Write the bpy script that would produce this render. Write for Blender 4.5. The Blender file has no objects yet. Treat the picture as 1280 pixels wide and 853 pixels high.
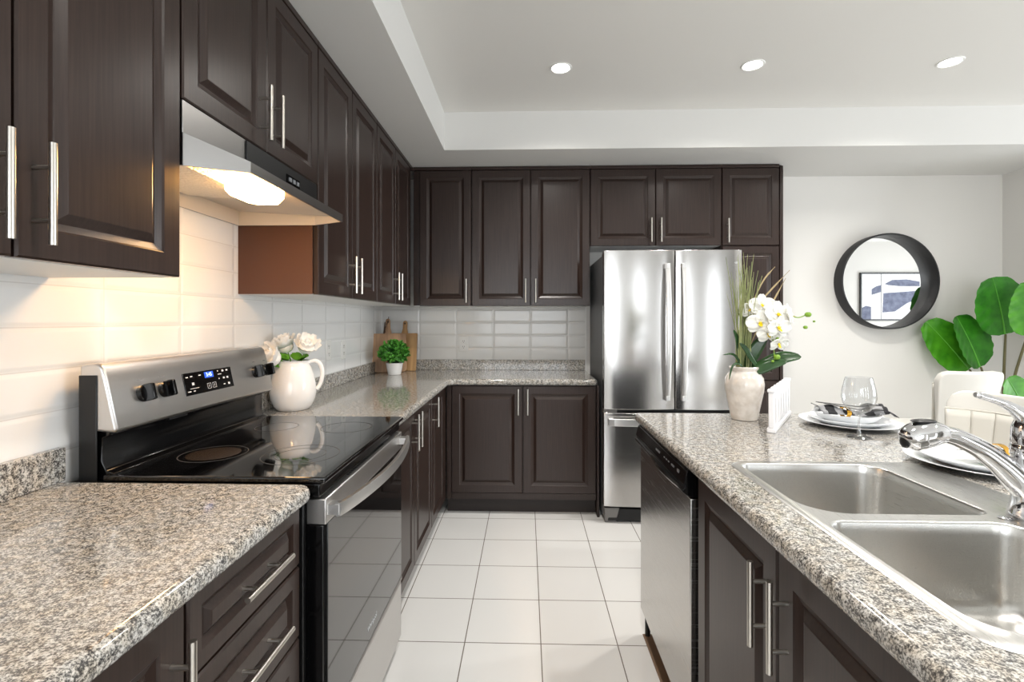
import bpy, bmesh, math, random
from mathutils import Vector, Matrix
random.seed(7)
R = math.radians
PI = math.pi
sc = bpy.context.scene
COL = sc.collection

# ------------------------------------------------------------------ camera, world, light, exposure
CAM_H = 1.31
cd = bpy.data.cameras.new('camera')
cam = bpy.data.objects.new('camera', cd)
COL.objects.link(cam)
cam.location = (0, 0, CAM_H)
cam.rotation_euler = (R(90), 0, 0.0294)
cd.sensor_width = 36.0
cd.lens = 36.0 * 608 / 1280
cd.shift_y = -26.2 / 1280
cd.clip_start = 0.02
sc.camera = cam
vs = sc.view_settings
vs.view_transform = 'Standard'
vs.look = 'None'
vs.gamma = 1.0
vs.use_curve_mapping = False
vs.exposure = 0.16
sc.cycles.use_denoising = True
sc.cycles.max_bounces = 14
sc.cycles.diffuse_bounces = 5
sc.cycles.sample_clamp_indirect = 6.0
sc.cycles.caustics_reflective = False

w = bpy.data.worlds.new('world')
sc.world = w
w.use_nodes = True
w.node_tree.nodes['Background'].inputs[0].default_value = (0.85, 0.92, 1.0, 1)
w.node_tree.nodes['Background'].inputs[1].default_value = 1.0


def area_light(name, loc, target, sx, sy, power, color=(1, 1, 1)):
    ld = bpy.data.lights.new(name, 'AREA')
    ld.shape = 'RECTANGLE'
    ld.size, ld.size_y = sx, sy
    ld.energy = power
    ld.color = color
    o = bpy.data.objects.new(name, ld)
    COL.objects.link(o)
    o.location = loc
    d = Vector(target) - Vector(loc)
    o.rotation_euler = d.to_track_quat('-Z', 'Y').to_euler()
    return o


# area lights as daylight; windows unseen, rear ones added for fill and fridge streaks
DAY = (0.90, 0.95, 1.0)
area_light('unseen_window_light', (-.05, -2.97, 1.5), (-.05, 0, 1.5), 1.9, 1.5, 46, DAY)
area_light('unseen_window_light', (2.12, -2.97, 1.2), (2.12, 0, 1.2), .32, 2.1, 14, DAY)  # narrow pair, shaped to put upright streaks on the fridge
area_light('unseen_window_light', (3.70, -2.97, 1.2), (3.70, 0, 1.2), .40, 2.1, 18, DAY)
area_light('unseen_window_light', (7.55, 1.10, 1.35), (0, 1.10, 1.35), 2.4, 1.9, 155, DAY)
POT_POWER = 17
HOOD_POWER = 2.1


# ------------------------------------------------------------------ materials
def lin(c):
    return tuple((x / 255 / 12.92) if x / 255 <= 0.04045 else ((x / 255 + 0.055) / 1.055) ** 2.4 for x in c)


def mat(name, rgb, rough=0.5, metal=0.0, spec=0.5, coat=0.0, emit=None, estr=0.0, trans=0.0, ior=1.45, sheen=0.0, sub=0.0):
    m = bpy.data.materials.new(name)
    m.use_nodes = True
    b = m.node_tree.nodes['Principled BSDF']
    b.inputs['Base Color'].default_value = (*lin(rgb), 1)
    b.inputs['Roughness'].default_value = rough
    b.inputs['Metallic'].default_value = metal
    b.inputs['Specular IOR Level'].default_value = spec
    b.inputs['Coat Weight'].default_value = coat
    b.inputs['Coat Roughness'].default_value = 0.05
    b.inputs['Transmission Weight'].default_value = trans
    b.inputs['IOR'].default_value = ior
    b.inputs['Sheen Weight'].default_value = sheen
    if emit:
        b.inputs['Emission Color'].default_value = (*lin(emit), 1)
        b.inputs['Emission Strength'].default_value = estr
    return m


class NT:
    def __init__(s, m):
        s.m = m; s.t = m.node_tree; s.b = s.t.nodes['Principled BSDF']
    def n(s, typ, **kw):
        nd = s.t.nodes.new(typ)
        for k, v in kw.items():
            if k.startswith('i_'):
                key = k[2:].replace('_', ' ')
                nd.inputs[key].default_value = v
            else:
                setattr(nd, k, v)
        return nd
    def l(s, a, b):
        s.t.links.new(a, b)
    def pos(s, scale=(1, 1, 1), rot=(0, 0, 0), loc=(0, 0, 0), kind='geo'):
        mp = s.n('ShaderNodeMapping')
        mp.inputs['Scale'].default_value = scale
        mp.inputs['Rotation'].default_value = rot
        mp.inputs['Location'].default_value = loc
        if kind == 'geo':
            s.l(s.n('ShaderNodeNewGeometry').outputs['Position'], mp.inputs[0])
        else:
            s.l(s.n('ShaderNodeTexCoord').outputs['Object'], mp.inputs[0])
        return mp.outputs[0]
    def ramp(s, fac, stops, interp='LINEAR'):
        r = s.n('ShaderNodeValToRGB')
        r.color_ramp.interpolation = interp
        el = r.color_ramp.elements
        while len(el) > 1:
            el.remove(el[-1])
        el[0].position = stops[0][0]; el[0].color = (*stops[0][1], 1)
        for p, c in stops[1:]:
            e = el.new(p); e.color = (*c, 1)
        s.l(fac, r.inputs[0])
        return r.outputs[0]
    def bump(s, h, strength=0.2, dist=0.002):
        b = s.n('ShaderNodeBump')
        b.inputs['Strength'].default_value = strength
        b.inputs['Distance'].default_value = dist
        s.l(h, b.inputs['Height'])
        s.l(b.outputs[0], s.b.inputs['Normal'])


M = {}
# espresso stained wood, faint vertical grain
m = mat('espresso_wood', (46, 34, 30), 0.30, spec=0.45); t = NT(m)
no = t.n('ShaderNodeTexNoise', i_Scale=1.0, i_Detail=4.0, i_Roughness=0.6)
t.l(t.pos((150, 150, 5)), no.inputs['Vector'])
t.l(t.ramp(no.outputs[0], [(0.3, lin((39, 28, 24))), (0.7, lin((53, 40, 35)))]), t.b.inputs['Base Color'])
t.bump(no.outputs[0], 0.06, 0.001)
M['wood'] = m
M['wood_dark'] = mat('espresso_toe_kick', (40, 33, 31), 0.5)  # even dark brown of the toe kick boards
M['melamine'] = mat('white_melamine', (232, 232, 230), 0.4)
M['nickel'] = mat('brushed_nickel', (205, 200, 192), 0.28, 1.0)
M['chrome'] = mat('chrome', (222, 222, 224), 0.06, 1.0)


def steel(name, rgb, rough, stretch, bmp=0.02):
    m = mat(name, rgb, rough, 1.0); t = NT(m)
    no = t.n('ShaderNodeTexNoise', i_Scale=1.0, i_Detail=3.0)
    t.l(t.pos(stretch), no.inputs['Vector'])
    mr = t.n('ShaderNodeMapRange')
    mr.inputs['To Min'].default_value = rough - 0.05
    mr.inputs['To Max'].default_value = rough + 0.06
    t.l(no.outputs[0], mr.inputs[0])
    t.l(mr.outputs[0], t.b.inputs['Roughness'])
    t.bump(no.outputs[0], bmp, 0.0004)
    return m


M['steel'] = steel('stainless_steel', (196, 194, 191), 0.25, (3, 3, 900), 0.012)
M['steel_v'] = steel('stainless_steel_upright_grain', (192, 190, 188), 0.19, (900, 900, 3), 0.012)
M['steel_h'] = steel('stainless_steel_backguard', (208, 206, 204), 0.34, (900, 3, 900), 0.012)
M['sink'] = steel('sink_steel', (209, 208, 205), 0.285, (900, 14, 900), 0.0)
M['hood_liner'] = mat('pale_enamel_liner', (214, 206, 194), 0.35)
M['hood_steel'] = steel('hood_steel', (160, 158, 156), 0.30, (900, 3, 900), 0.008)
M['handle_steel'] = mat('satin_steel_handle', (214, 213, 212), 0.36, 1.0)
M['black_gloss'] = mat('black_enamel', (10, 10, 11), 0.12, spec=0.5)
M['black_glass'] = mat('black_ceramic_glass', (6, 6, 7), 0.035, spec=0.6, coat=0.5)
M['black'] = mat('black_plastic', (20, 20, 21), 0.38)
M['grey_side'] = mat('grey_painted_cabinet_side', (92, 93, 95), 0.45)
M['grey_plastic'] = mat('grey_plastic', (110, 108, 106), 0.5)
M['burner'] = mat('burner_ring', (70, 68, 66), 0.3)
M['burner_patch'] = mat('burner_patch', (44, 36, 30), 0.25)
M['mark'] = mat('white_printing', (205, 208, 212), 0.5)
M['mark_grey'] = mat('grey_printing', (120, 122, 125), 0.5)
M['display'] = mat('display_blue', (30, 60, 150), 0.4, emit=(60, 120, 255), estr=0.5)
M['display_txt'] = mat('display_digits', (200, 225, 255), 0.4, emit=(200, 225, 255), estr=1.2)

# granite
def granite(name, warm):
    m = mat(name, (190, 188, 184), 0.10, spec=0.5, coat=0.25); t = NT(m)
    p = t.pos((1, 1, 1))
    n1 = t.n('ShaderNodeTexNoise', i_Scale=270.0, i_Detail=8.0, i_Roughness=0.72)
    t.l(p, n1.inputs['Vector'])
    n2 = t.n('ShaderNodeTexNoise', i_Scale=82.0, i_Detail=4.0, i_Roughness=0.6)
    t.l(p, n2.inputs['Vector'])
    m1 = t.n('ShaderNodeMath', operation='MULTIPLY'); m1.inputs[1].default_value = 0.68
    t.l(n1.outputs[0], m1.inputs[0])
    m2 = t.n('ShaderNodeMath', operation='MULTIPLY_ADD'); m2.inputs[1].default_value = 0.32
    t.l(n2.outputs[0], m2.inputs[0]); t.l(m1.outputs[0], m2.inputs[2])
    c = t.ramp(m2.outputs[0], [(0.405, lin((60, 59, 60))), (0.455, lin((88, 87, 86))), (0.49, lin((134, 132, 128))),
                               (0.525, lin((178, 176, 171))), (0.575, lin((204, 202, 198))), (0.68, lin((218, 216, 213)))])
    n3 = t.n('ShaderNodeTexNoise', i_Scale=38.0, i_Detail=2.0)
    t.l(p, n3.inputs['Vector'])
    tint = t.ramp(n3.outputs[0], [(0.4, (1, 1, 1)), (0.65, warm)])
    mc = t.n('ShaderNodeMix', data_type='RGBA', blend_type='MULTIPLY'); mc.inputs[0].default_value = 1.0
    t.l(c, mc.inputs[6]); t.l(tint, mc.inputs[7])
    t.l(mc.outputs[2], t.b.inputs['Base Color'])
    return m
M['granite'] = granite('speckled_granite', (1.0, 0.94, 0.86))


def wallpaint(name, rgb, bump=0.0):
    m = mat(name, rgb, 0.85, spec=0.2); t = NT(m)
    no = t.n('ShaderNodeTexNoise', i_Scale=240.0, i_Detail=2.0)
    t.l(t.pos(), no.inputs['Vector'])
    t.bump(no.outputs[0], 0.05 + bump, 0.001)
    return m
M['wall'] = wallpaint('off_white_wall_paint', (228, 226, 222))
M['ceil'] = wallpaint('ceiling_paint', (226, 224, 220))
M['wall_dimmed'] = wallpaint('dimmed_wall_paint', (196, 193, 188))  # wall colour darkened to keep its mirror reflection from blowing out
M['soffit'] = wallpaint('stippled_soffit_paint', (222, 221, 218), 0.3)

# floor tile
T = 0.3088
def tiles(name, rgb, grout, tw, th, mortar, coords, rough, bumpd, smooth=0.1, var=0.02):
    m = mat(name, rgb, rough, spec=0.5); t = NT(m)
    br = t.n('ShaderNodeTexBrick', offset=0.0, squash=1.0)
    br.inputs['Scale'].default_value = 1.0
    br.inputs['Brick Width'].default_value = tw
    br.inputs['Row Height'].default_value = th
    br.inputs['Mortar Size'].default_value = mortar
    br.inputs['Mortar Smooth'].default_value = smooth
    br.inputs['Bias'].default_value = 0.0
    c1 = lin(rgb); c2 = tuple(x * (1 - var) for x in c1)
    br.inputs['Color1'].default_value = (*c1, 1)
    br.inputs['Color2'].default_value = (*c2, 1)
    br.inputs['Mortar'].default_value = (*lin(grout), 1)
    t.l(coords(t), br.inputs['Vector'])
    t.l(br.outputs['Color'], t.b.inputs['Base Color'])
    br2 = t.n('ShaderNodeTexBrick', offset=0.0, squash=1.0)
    for k in ('Scale', 'Brick Width', 'Row Height'):
        br2.inputs[k].default_value = br.inputs[k].default_value
    br2.inputs['Mortar Size'].default_value = bumpd[0]
    br2.inputs['Mortar Smooth'].default_value = 1.0
    t.l(coords(t), br2.inputs['Vector'])
    inv = t.n('ShaderNodeMath', operation='SUBTRACT'); inv.inputs[0].default_value = 1.0
    t.l(br2.outputs['Fac'], inv.inputs[1])
    t.bump(inv.outputs[0], bumpd[1], bumpd[2])
    return m

def cf(t):
    return t.pos((1, 1, 1), loc=(0.5587 + 4 * T, -2.8955 + 14 * T, 0))
M['floor'] = tiles('white_floor_tile', (226, 225, 223), (120, 112, 104), T, T, 0.0022, cf, 0.16, (0.004, 0.3, 0.001))
def cl(t):      # left wall: u = y, v = z
    cx = t.n('ShaderNodeCombineXYZ'); sp = t.n('ShaderNodeSeparateXYZ')
    t.l(t.n('ShaderNodeNewGeometry').outputs['Position'], sp.inputs[0])
    a = t.n('ShaderNodeMath', operation='ADD'); a.inputs[1].default_value = -1.294 + 0.295 * 8
    b = t.n('ShaderNodeMath', operation='ADD'); b.inputs[1].default_value = -0.985 + 0.1025 * 10
    t.l(sp.outputs[1], a.inputs[0]); t.l(sp.outputs[2], b.inputs[0])
    t.l(a.outputs[0], cx.inputs[0]); t.l(b.outputs[0], cx.inputs[1])
    return cx.outputs[0]
def cb(t):      # back wall: u = x, v = z
    cx = t.n('ShaderNodeCombineXYZ'); sp = t.n('ShaderNodeSeparateXYZ')
    t.l(t.n('ShaderNodeNewGeometry').outputs['Position'], sp.inputs[0])
    a = t.n('ShaderNodeMath', operation='ADD'); a.inputs[1].default_value = 0.556 + 0.295 * 8
    b = t.n('ShaderNodeMath', operation='ADD'); b.inputs[1].default_value = -0.985 + 0.1025 * 10
    t.l(sp.outputs[0], a.inputs[0]); t.l(sp.outputs[2], b.inputs[0])
    t.l(a.outputs[0], cx.inputs[0]); t.l(b.outputs[0], cx.inputs[1])
    return cx.outputs[0]
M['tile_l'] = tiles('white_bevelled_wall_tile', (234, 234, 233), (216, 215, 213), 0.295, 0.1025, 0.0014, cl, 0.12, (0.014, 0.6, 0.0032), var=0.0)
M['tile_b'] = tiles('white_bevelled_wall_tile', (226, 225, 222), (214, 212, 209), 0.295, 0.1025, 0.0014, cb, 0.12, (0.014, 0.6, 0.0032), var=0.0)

M['plywood'] = mat('bare_brown_board', (122, 98, 78), 0.7)
M['ceramic'] = mat('white_glazed_ceramic', (236, 234, 232), 0.12, coat=0.3)
M['ceramic_cool'] = mat('white_tableware', (232, 234, 236), 0.15, coat=0.2)
m = mat('crackled_beige_glaze', (222, 214, 206), 0.16, coat=0.4); t = NT(m)
no = t.n('ShaderNodeTexNoise', i_Scale=30.0, i_Detail=5.0)
t.l(t.pos(kind='obj'), no.inputs['Vector'])
t.l(t.ramp(no.outputs[0], [(0.35, lin((208, 199, 189))), (0.65, lin((228, 222, 215)))]), t.b.inputs['Base Color'])
M['vase'] = m
M['petal'] = mat('white_petal', (246, 244, 240), 0.6)
M['petal_o'] = mat('orchid_petal', (240, 240, 234), 0.55)
M['yellow'] = mat('orchid_yellow', (232, 205, 40), 0.5)
M['bud'] = mat('green_bud', (122, 160, 50), 0.4)
def leafmat(name, a, b, rough):
    m = mat(name, a, rough, spec=0.5); t = NT(m)
    no = t.n('ShaderNodeTexNoise', i_Scale=14.0, i_Detail=4.0)
    t.l(t.pos(kind='obj'), no.inputs['Vector'])
    t.l(t.ramp(no.outputs[0], [(0.3, lin(a)), (0.7, lin(b))]), t.b.inputs['Base Color'])
    return m
M['leaf_big'] = leafmat('banana_leaf_green', (30, 98, 20), (58, 138, 30), 0.32)
M['leaf_big2'] = leafmat('banana_leaf_light_green', (48, 118, 20), (80, 154, 32), 0.32)
M['leaf_rib'] = mat('leaf_rib', (96, 168, 60), 0.4)
M['stem'] = mat('brown_green_stem', (98, 92, 62), 0.5)
M['leaf_dark'] = leafmat('orchid_leaf', (24, 52, 26), (46, 80, 38), 0.25)
M['grass'] = leafmat('reed_grass', (112, 128, 70), (170, 172, 122), 0.5)
M['grass_dry'] = mat('dry_reed', (170, 150, 112), 0.6)
M['herb'] = leafmat('bushy_leaf', (40, 104, 30), (96, 168, 62), 0.4)
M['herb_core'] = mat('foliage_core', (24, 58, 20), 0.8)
M['fl_leaf'] = mat('flower_leaf', (88, 150, 30), 0.4)
M['soil'] = mat('soil', (50, 38, 30), 0.9)
def woodmat(name, a, b, sc_):
    m = mat(name, a, 0.5); t = NT(m)
    no = t.n('ShaderNodeTexNoise', i_Scale=1.0, i_Detail=5.0, i_Distortion=1.0)
    t.l(t.pos(sc_, kind='obj'), no.inputs['Vector'])
    t.l(t.ramp(no.outputs[0], [(0.3, lin(a)), (0.7, lin(b))]), t.b.inputs['Base Color'])
    return m
M['board_a'] = woodmat('acacia_wood', (140, 104, 74), (186, 148, 112), (22, 22, 3))
M['board_b'] = woodmat('acacia_wood_golden', (158, 116, 74), (206, 166, 116), (22, 22, 3))
M['board_edge'] = mat('dark_bark_edge', (64, 46, 34), 0.8)
M['cord'] = mat('leather_cord', (84, 62, 48), 0.8)
M['white_paint'] = mat('white_painted_wood', (240, 240, 243), 0.45)
M['white_plastic'] = mat('white_plastic_plate', (234, 233, 230), 0.35)
M['slot'] = mat('outlet_slot', (90, 88, 86), 0.6)
M['leather'] = mat('cream_leatherette', (222, 220, 214), 0.42, spec=0.4)
M['leather3'] = mat('cream_leatherette_pad', (206, 203, 195), 0.45, spec=0.4)
M['leather2'] = mat('cream_leatherette_seam', (204, 201, 193), 0.5)
M['frame_black'] = mat('black_metal_rim', (40, 40, 42), 0.4, spec=0.5)
M['mirror'] = mat('mirror_glass', (235, 236, 236), 0.01, 1.0)
M['cutlery'] = mat('blackened_steel_cutlery', (62, 60, 62), 0.2, 1.0)
M['gold'] = mat('brass_ring', (222, 170, 70), 0.25, 1.0)
m = mat('clear_glass', (255, 255, 255), 0.0); t = NT(m)
lw = t.n('ShaderNodeLayerWeight'); pw = t.n('ShaderNodeMath', operation='POWER'); pw.inputs[1].default_value = 3.0
t.l(lw.outputs['Facing'], pw.inputs[0])
fz = t.n('ShaderNodeMath', operation='MULTIPLY_ADD'); fz.inputs[1].default_value = 0.75; fz.inputs[2].default_value = 0.06
t.l(pw.outputs[0], fz.inputs[0])
tr = t.n('ShaderNodeBsdfTransparent'); tr.inputs[0].default_value = (.96, .965, .97, 1)
gl = t.n('ShaderNodeBsdfGlossy'); gl.inputs['Roughness'].default_value = 0.01
mx = t.n('ShaderNodeMixShader'); t.l(fz.outputs[0], mx.inputs[0]); t.l(tr.outputs[0], mx.inputs[1]); t.l(gl.outputs[0], mx.inputs[2])
t.l(mx.outputs[0], t.t.nodes['Material Output'].inputs[0])
M['clear_glass'] = m
M['stem_glass'] = m.copy()
for nd in M['stem_glass'].node_tree.nodes:
    if nd.type == 'MATH' and nd.operation == 'MULTIPLY_ADD': nd.inputs[2].default_value = 0.24
M['lamp_on'] = mat('lit_lamp_lens', (255, 255, 255), 0.5, emit=(255, 252, 244), estr=14.0)
M['hood_on'] = mat('lit_hood_lens', (255, 240, 210), 0.5, emit=(255, 196, 122), estr=34.0)
M['paper'] = mat('print_paper', (206, 205, 203), 0.7)
M['ink'] = leafmat('indigo_brush_ink', (82, 86, 104), (112, 116, 134), 0.8)
m = mat('mesh_filter', (214, 206, 192), 0.4, 0.5); t = NT(m)
wv = t.n('ShaderNodeTexVoronoi', i_Scale=110.0)
t.l(t.pos(kind='obj'), wv.inputs['Vector'])
t.bump(wv.outputs['Distance'], 0.8, 0.004)
M['filter'] = m
# chequered napkin
m = mat('chequered_napkin', (230, 230, 230), 0.85); t = NT(m)
wx = t.n('ShaderNodeTexBrick', offset=0.0); wx.inputs['Scale'].default_value = 1.0
sp = t.n('ShaderNodeSeparateXYZ'); t.l(t.n('ShaderNodeTexCoord').outputs['Object'], sp.inputs[0])
def band(out):
    a = t.n('ShaderNodeMath', operation='MULTIPLY'); a.inputs[1].default_value = 14.0; t.l(out, a.inputs[0])
    f = t.n('ShaderNodeMath', operation='FRACT'); t.l(a.outputs[0], f.inputs[0])
    g = t.n('ShaderNodeMath', operation='GREATER_THAN'); g.inputs[1].default_value = 0.5; t.l(f.outputs[0], g.inputs[0])
    return g.outputs[0]
ad = t.n('ShaderNodeMath', operation='ADD'); t.l(band(sp.outputs[0]), ad.inputs[0]); t.l(band(sp.outputs[1]), ad.inputs[1])
hf = t.n('ShaderNodeMath', operation='MULTIPLY'); hf.inputs[1].default_value = 0.5; t.l(ad.outputs[0], hf.inputs[0])
t.l(t.ramp(hf.outputs[0], [(0.0, lin((228, 228, 228))), (0.3, lin((150, 150, 152))), (0.8, lin((40, 40, 42)))], 'CONSTANT'), t.b.inputs['Base Color'])
M['napkin'] = m


# ------------------------------------------------------------------ mesh helpers
class MB:
    def __init__(s):
        s.bm = bmesh.new()
    def box(s, x0, x1, y0, y1, z0, z1):
        vs_ = [s.bm.verts.new((x, y, z)) for x in (x0, x1) for y in (y0, y1) for z in (z0, z1)]
        for f in ((0, 1, 3, 2), (4, 6, 7, 5), (0, 4, 5, 1), (2, 3, 7, 6), (0, 2, 6, 4), (1, 5, 7, 3)):
            s.bm.faces.new([vs_[i] for i in f])
        return s
    def prism(s, pts, axis, a, b):
        """closed outline pts (2D) extruded along axis from a to b; 2D order: x:(y,z) y:(x,z) z:(x,y)"""
        def mk(p, h):
            if axis == 'x': return (h, p[0], p[1])
            if axis == 'y': return (p[0], h, p[1])
            return (p[0], p[1], h)
        A = [s.bm.verts.new(mk(p, a)) for p in pts]
        B = [s.bm.verts.new(mk(p, b)) for p in pts]
        n = len(pts)
        s.bm.faces.new(A); s.bm.faces.new(list(reversed(B)))
        for i in range(n):
            s.bm.faces.new((A[i], B[i], B[(i + 1) % n], A[(i + 1) % n]))
        return s
    def loft(s, loops, cap0=True, cap1=True, closed=True):
        L = [[s.bm.verts.new(p) for p in lp] for lp in loops]
        n = len(L[0])
        for a, b in zip(L, L[1:]):
            for i in range(n if closed else n - 1):
                j = (i + 1) % n
                s.bm.faces.new((a[i], a[j], b[j], b[i]))
        if cap0: s.bm.faces.new(list(reversed(L[0])))
        if cap1: s.bm.faces.new(L[-1])
        return L
    def lathe(s, prof, c=(0, 0, 0), n=32, cap0=True, cap1=True, sx=1, sy=1):
        s.loft([[(c[0] + r * sx * math.cos(2 * PI * i / n), c[1] + r * sy * math.sin(2 * PI * i / n), c[2] + z) for i in range(n)] for r, z in prof], cap0, cap1)
        return s
    def tube(s, pts, rad, n=10, flat=1.0, up=(0, 0, 1)):
        pts = [Vector(p) for p in pts]
        if not hasattr(rad, '__len__'): rad = [rad] * len(pts)
        loops = []
        pa = None
        for i, p in enumerate(pts):
            d = (pts[min(i + 1, len(pts) - 1)] - pts[max(i - 1, 0)]).normalized()
            if pa is None:
                u = Vector(up)
                if abs(u.dot(d)) > 0.9: u = Vector((1, 0, 0)) if abs(d.x) < 0.9 else Vector((0, 1, 0))
                a = (u - d * u.dot(d)).normalized()
            else:
                a = (pa - d * pa.dot(d)).normalized()
            pa = a
            b = d.cross(a)
            loops.append([p + (a * math.cos(2 * PI * k / n) + b * math.sin(2 * PI * k / n) * flat) * rad[i] for k in range(n)])
        s.loft(loops)
        return s
    def cyl(s, p0, p1, r, n=16):
        return s.tube([p0, p1], r, n)
    def ball(s, c, r, sx=1, sy=1, sz=1, n=12):
        prof = []
        k = n // 2
        for i in range(1, k):
            a = -PI / 2 + PI * i / k
            prof.append((r * math.cos(a), r * math.sin(a) * sz))
        s.lathe(prof, c, n, True, True, sx, sy)
        return s
    def grid(s, nu, nv, fn):
        V = [[s.bm.verts.new(fn(i / nu, j / nv)) for j in range(nv + 1)] for i in range(nu + 1)]
        for i in range(nu):
            for j in range(nv):
                s.bm.faces.new((V[i][j], V[i + 1][j], V[i + 1][j + 1], V[i][j + 1]))
        return s
    def build(s, name, material, parent=None, bev=0, seg=2, solid=0, subs=0, angle=35, loc=None, rot=None, offset=-1):
        bmesh.ops.remove_doubles(s.bm, verts=s.bm.verts, dist=1e-6)
        bmesh.ops.recalc_face_normals(s.bm, faces=s.bm.faces)
        me = bpy.data.meshes.new(name)
        s.bm.to_mesh(me); s.bm.free()
        for p in me.polygons: p.use_smooth = True
        me.set_sharp_from_angle(angle=R(angle))
        me.materials.append(M[material] if isinstance(material, str) else material)
        o = bpy.data.objects.new(name, me)
        COL.objects.link(o)
        if parent: o.parent = parent
        if loc: o.location = loc
        if rot: o.rotation_euler = rot
        if solid:
            md = o.modifiers.new('solid', 'SOLIDIFY'); md.thickness = solid; md.offset = offset
        if bev:
            md = o.modifiers.new('bevel', 'BEVEL'); md.width = bev; md.segments = seg; md.limit_method = 'ANGLE'; md.angle_limit = R(40)
            md.harden_normals = False
        if subs:
            md = o.modifiers.new('sub', 'SUBSURF'); md.levels = subs; md.render_levels = subs
        return o


def tag(o, label, cat, group=None):
    o['label'] = label; o['category'] = cat
    if group: o['group'] = group
    return o
def thing(name, label, cat, loc=(0, 0, 0), rz=0, group=None):
    o = bpy.data.objects.new(name, None)
    COL.objects.link(o)
    o.empty_display_size = 0.1
    o.location = loc; o.rotation_euler = (0, 0, rz)
    return tag(o, label, cat, group)
def struct(o):
    o['kind'] = 'structure'
    return o
def copy_tree(o, loc, rz, label):
    c = o.copy(); COL.objects.link(c)
    c.location = loc; c.rotation_euler = (0, 0, rz); c['label'] = label
    for ch in list(o.children):
        k = ch.copy(); COL.objects.link(k); k.parent = c
        for g in list(ch.children):
            h = g.copy(); COL.objects.link(h); h.parent = k
    return c
def rrect(x0, x1, y0, y1, r, n=6):
    """rounded rectangle outline, counter-clockwise; r = (x0y0, x1y0, x1y1, x0y1)"""
    if not hasattr(r, '__len__'): r = (r,) * 4
    out = []
    for (cx, cy, sx, sy, rr, a0) in ((x0, y0, 1, 1, r[0], 180), (x1, y0, -1, 1, r[1], 270), (x1, y1, -1, -1, r[2], 0), (x0, y1, 1, -1, r[3], 90)):
        for k in range(n + 1):
            a = R(a0 + 90 * k / n)
            out.append((cx + sx * rr + rr * math.cos(a), cy + sy * rr + rr * math.sin(a)))
    return out
def text(name, body, size, material, parent, loc, rot, ext=0.0003):
    cu = bpy.data.curves.new(name, 'FONT')
    cu.body = body; cu.size = size; cu.extrude = ext; cu.align_x = 'CENTER'; cu.align_y = 'CENTER'
    tmp = bpy.data.objects.new('tmp', cu)
    COL.objects.link(tmp)
    bpy.context.view_layer.update()
    me = bpy.data.meshes.new_from_object(tmp.evaluated_get(bpy.context.evaluated_depsgraph_get()))
    bpy.data.objects.remove(tmp); bpy.data.curves.remove(cu)
    me.materials.clear(); me.materials.append(M[material])
    o = bpy.data.objects.new(name, me)
    COL.objects.link(o); o.parent = parent; o.location = loc; o.rotation_euler = rot
    return o


# ------------------------------------------------------------------ room shell
XL, YB = -1.16, 3.86        # left wall, back wall
XR = 3.67                   # short wall return at the right
ZS, ZC = 2.43, 2.68         # soffit, raised ceiling
XE, YE = 7.6, -3.0          # far right wall and rear wall of the open living area
struct(MB().box(XL - .1, XE + .1, YE - .1, YB + .1, -.1, 0).build('floor', 'floor'))
struct(MB().box(XL - .1, XL, YE - .1, YB + .1, 0, 2.8).build('wall_left', 'wall'))
struct(MB().box(XL, XE + .1, YB, YB + .1, 0, 2.8).build('wall_back', 'wall'))
struct(MB().box(XR, XR + .12, 3.2, YB, 0, ZS).build('wall_right', 'wall'))
struct(MB().box(XE, XE + .1, YE - .1, YB, 0, 2.8).build('wall_far_right', 'wall'))
struct(MB().box(XL, XE, YE - .1, YE, 0, 2.8).build('wall_rear', 'wall'))
struct(MB().box(4.6, XE, -1.1, -1.0, 0, ZC).build('wall_living', 'wall_dimmed'))
struct(MB().box(XL - .1, XE + .1, YE - .1, YB + .1, ZC, ZC + .1).build('ceiling', 'ceil'))
b = MB()
b.prism([(XL, YE), (-.54, YE), (-.54, 3.19), (XE, 3.19), (XE, YB), (XL, YB)], 'z', ZS, ZC)
struct(b.build('ceiling_soffit', 'soffit'))
# white wall tile above the worktops
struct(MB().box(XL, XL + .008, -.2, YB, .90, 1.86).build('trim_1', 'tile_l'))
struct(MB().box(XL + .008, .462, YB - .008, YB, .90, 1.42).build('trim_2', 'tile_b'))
struct(MB().box(.462, .476, YB - .012, YB, .90, 1.42).build('trim_3', 'white_plastic'))
struct(MB().box(1.86, XR, YB - .015, YB, 0, .11).box(1.86, XR, YB - .011, YB, .11, .125).build('baseboard_back', 'white_paint'))
struct(MB().box(.484, .80, 1.44, 2.04, 0, .003).build('trim_4', 'plywood'))
# unseen frames added on the solid walls around the area lights
for k, (x0, x1, z0, z1) in enumerate(((-1.0, .9, .75, 2.25), (1.95, 2.29, .15, 2.25), (3.49, 3.91, .15, 2.25))):
    b = MB()
    for (a0, a1, c0, c1) in ((x0 - .07, x0, z0 - .07, z1 + .07), (x1, x1 + .07, z0 - .07, z1 + .07), (x0, x1, z0 - .07, z0), (x0, x1, z1, z1 + .07)):
        b.box(a0, a1, YE, YE + .05, c0, c1)
    if x1 - x0 > 1: b.box((x0 + x1) / 2 - .02, (x0 + x1) / 2 + .02, YE + .035, YE + .05, z0, z1)
    struct(b.build('unseen_window_%d' % (k + 1), 'white_paint'))
b = MB()
for (a0, a1, c0, c1) in ((-.17, -.1, .33, 2.37), (2.3, 2.37, .33, 2.37), (-.1, 2.3, .33, .4), (-.1, 2.3, 2.3, 2.37)):
    b.box(XE - .06, XE, a0, a1, c0, c1)
struct(b.build('unseen_window_4', 'white_paint'))


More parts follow.
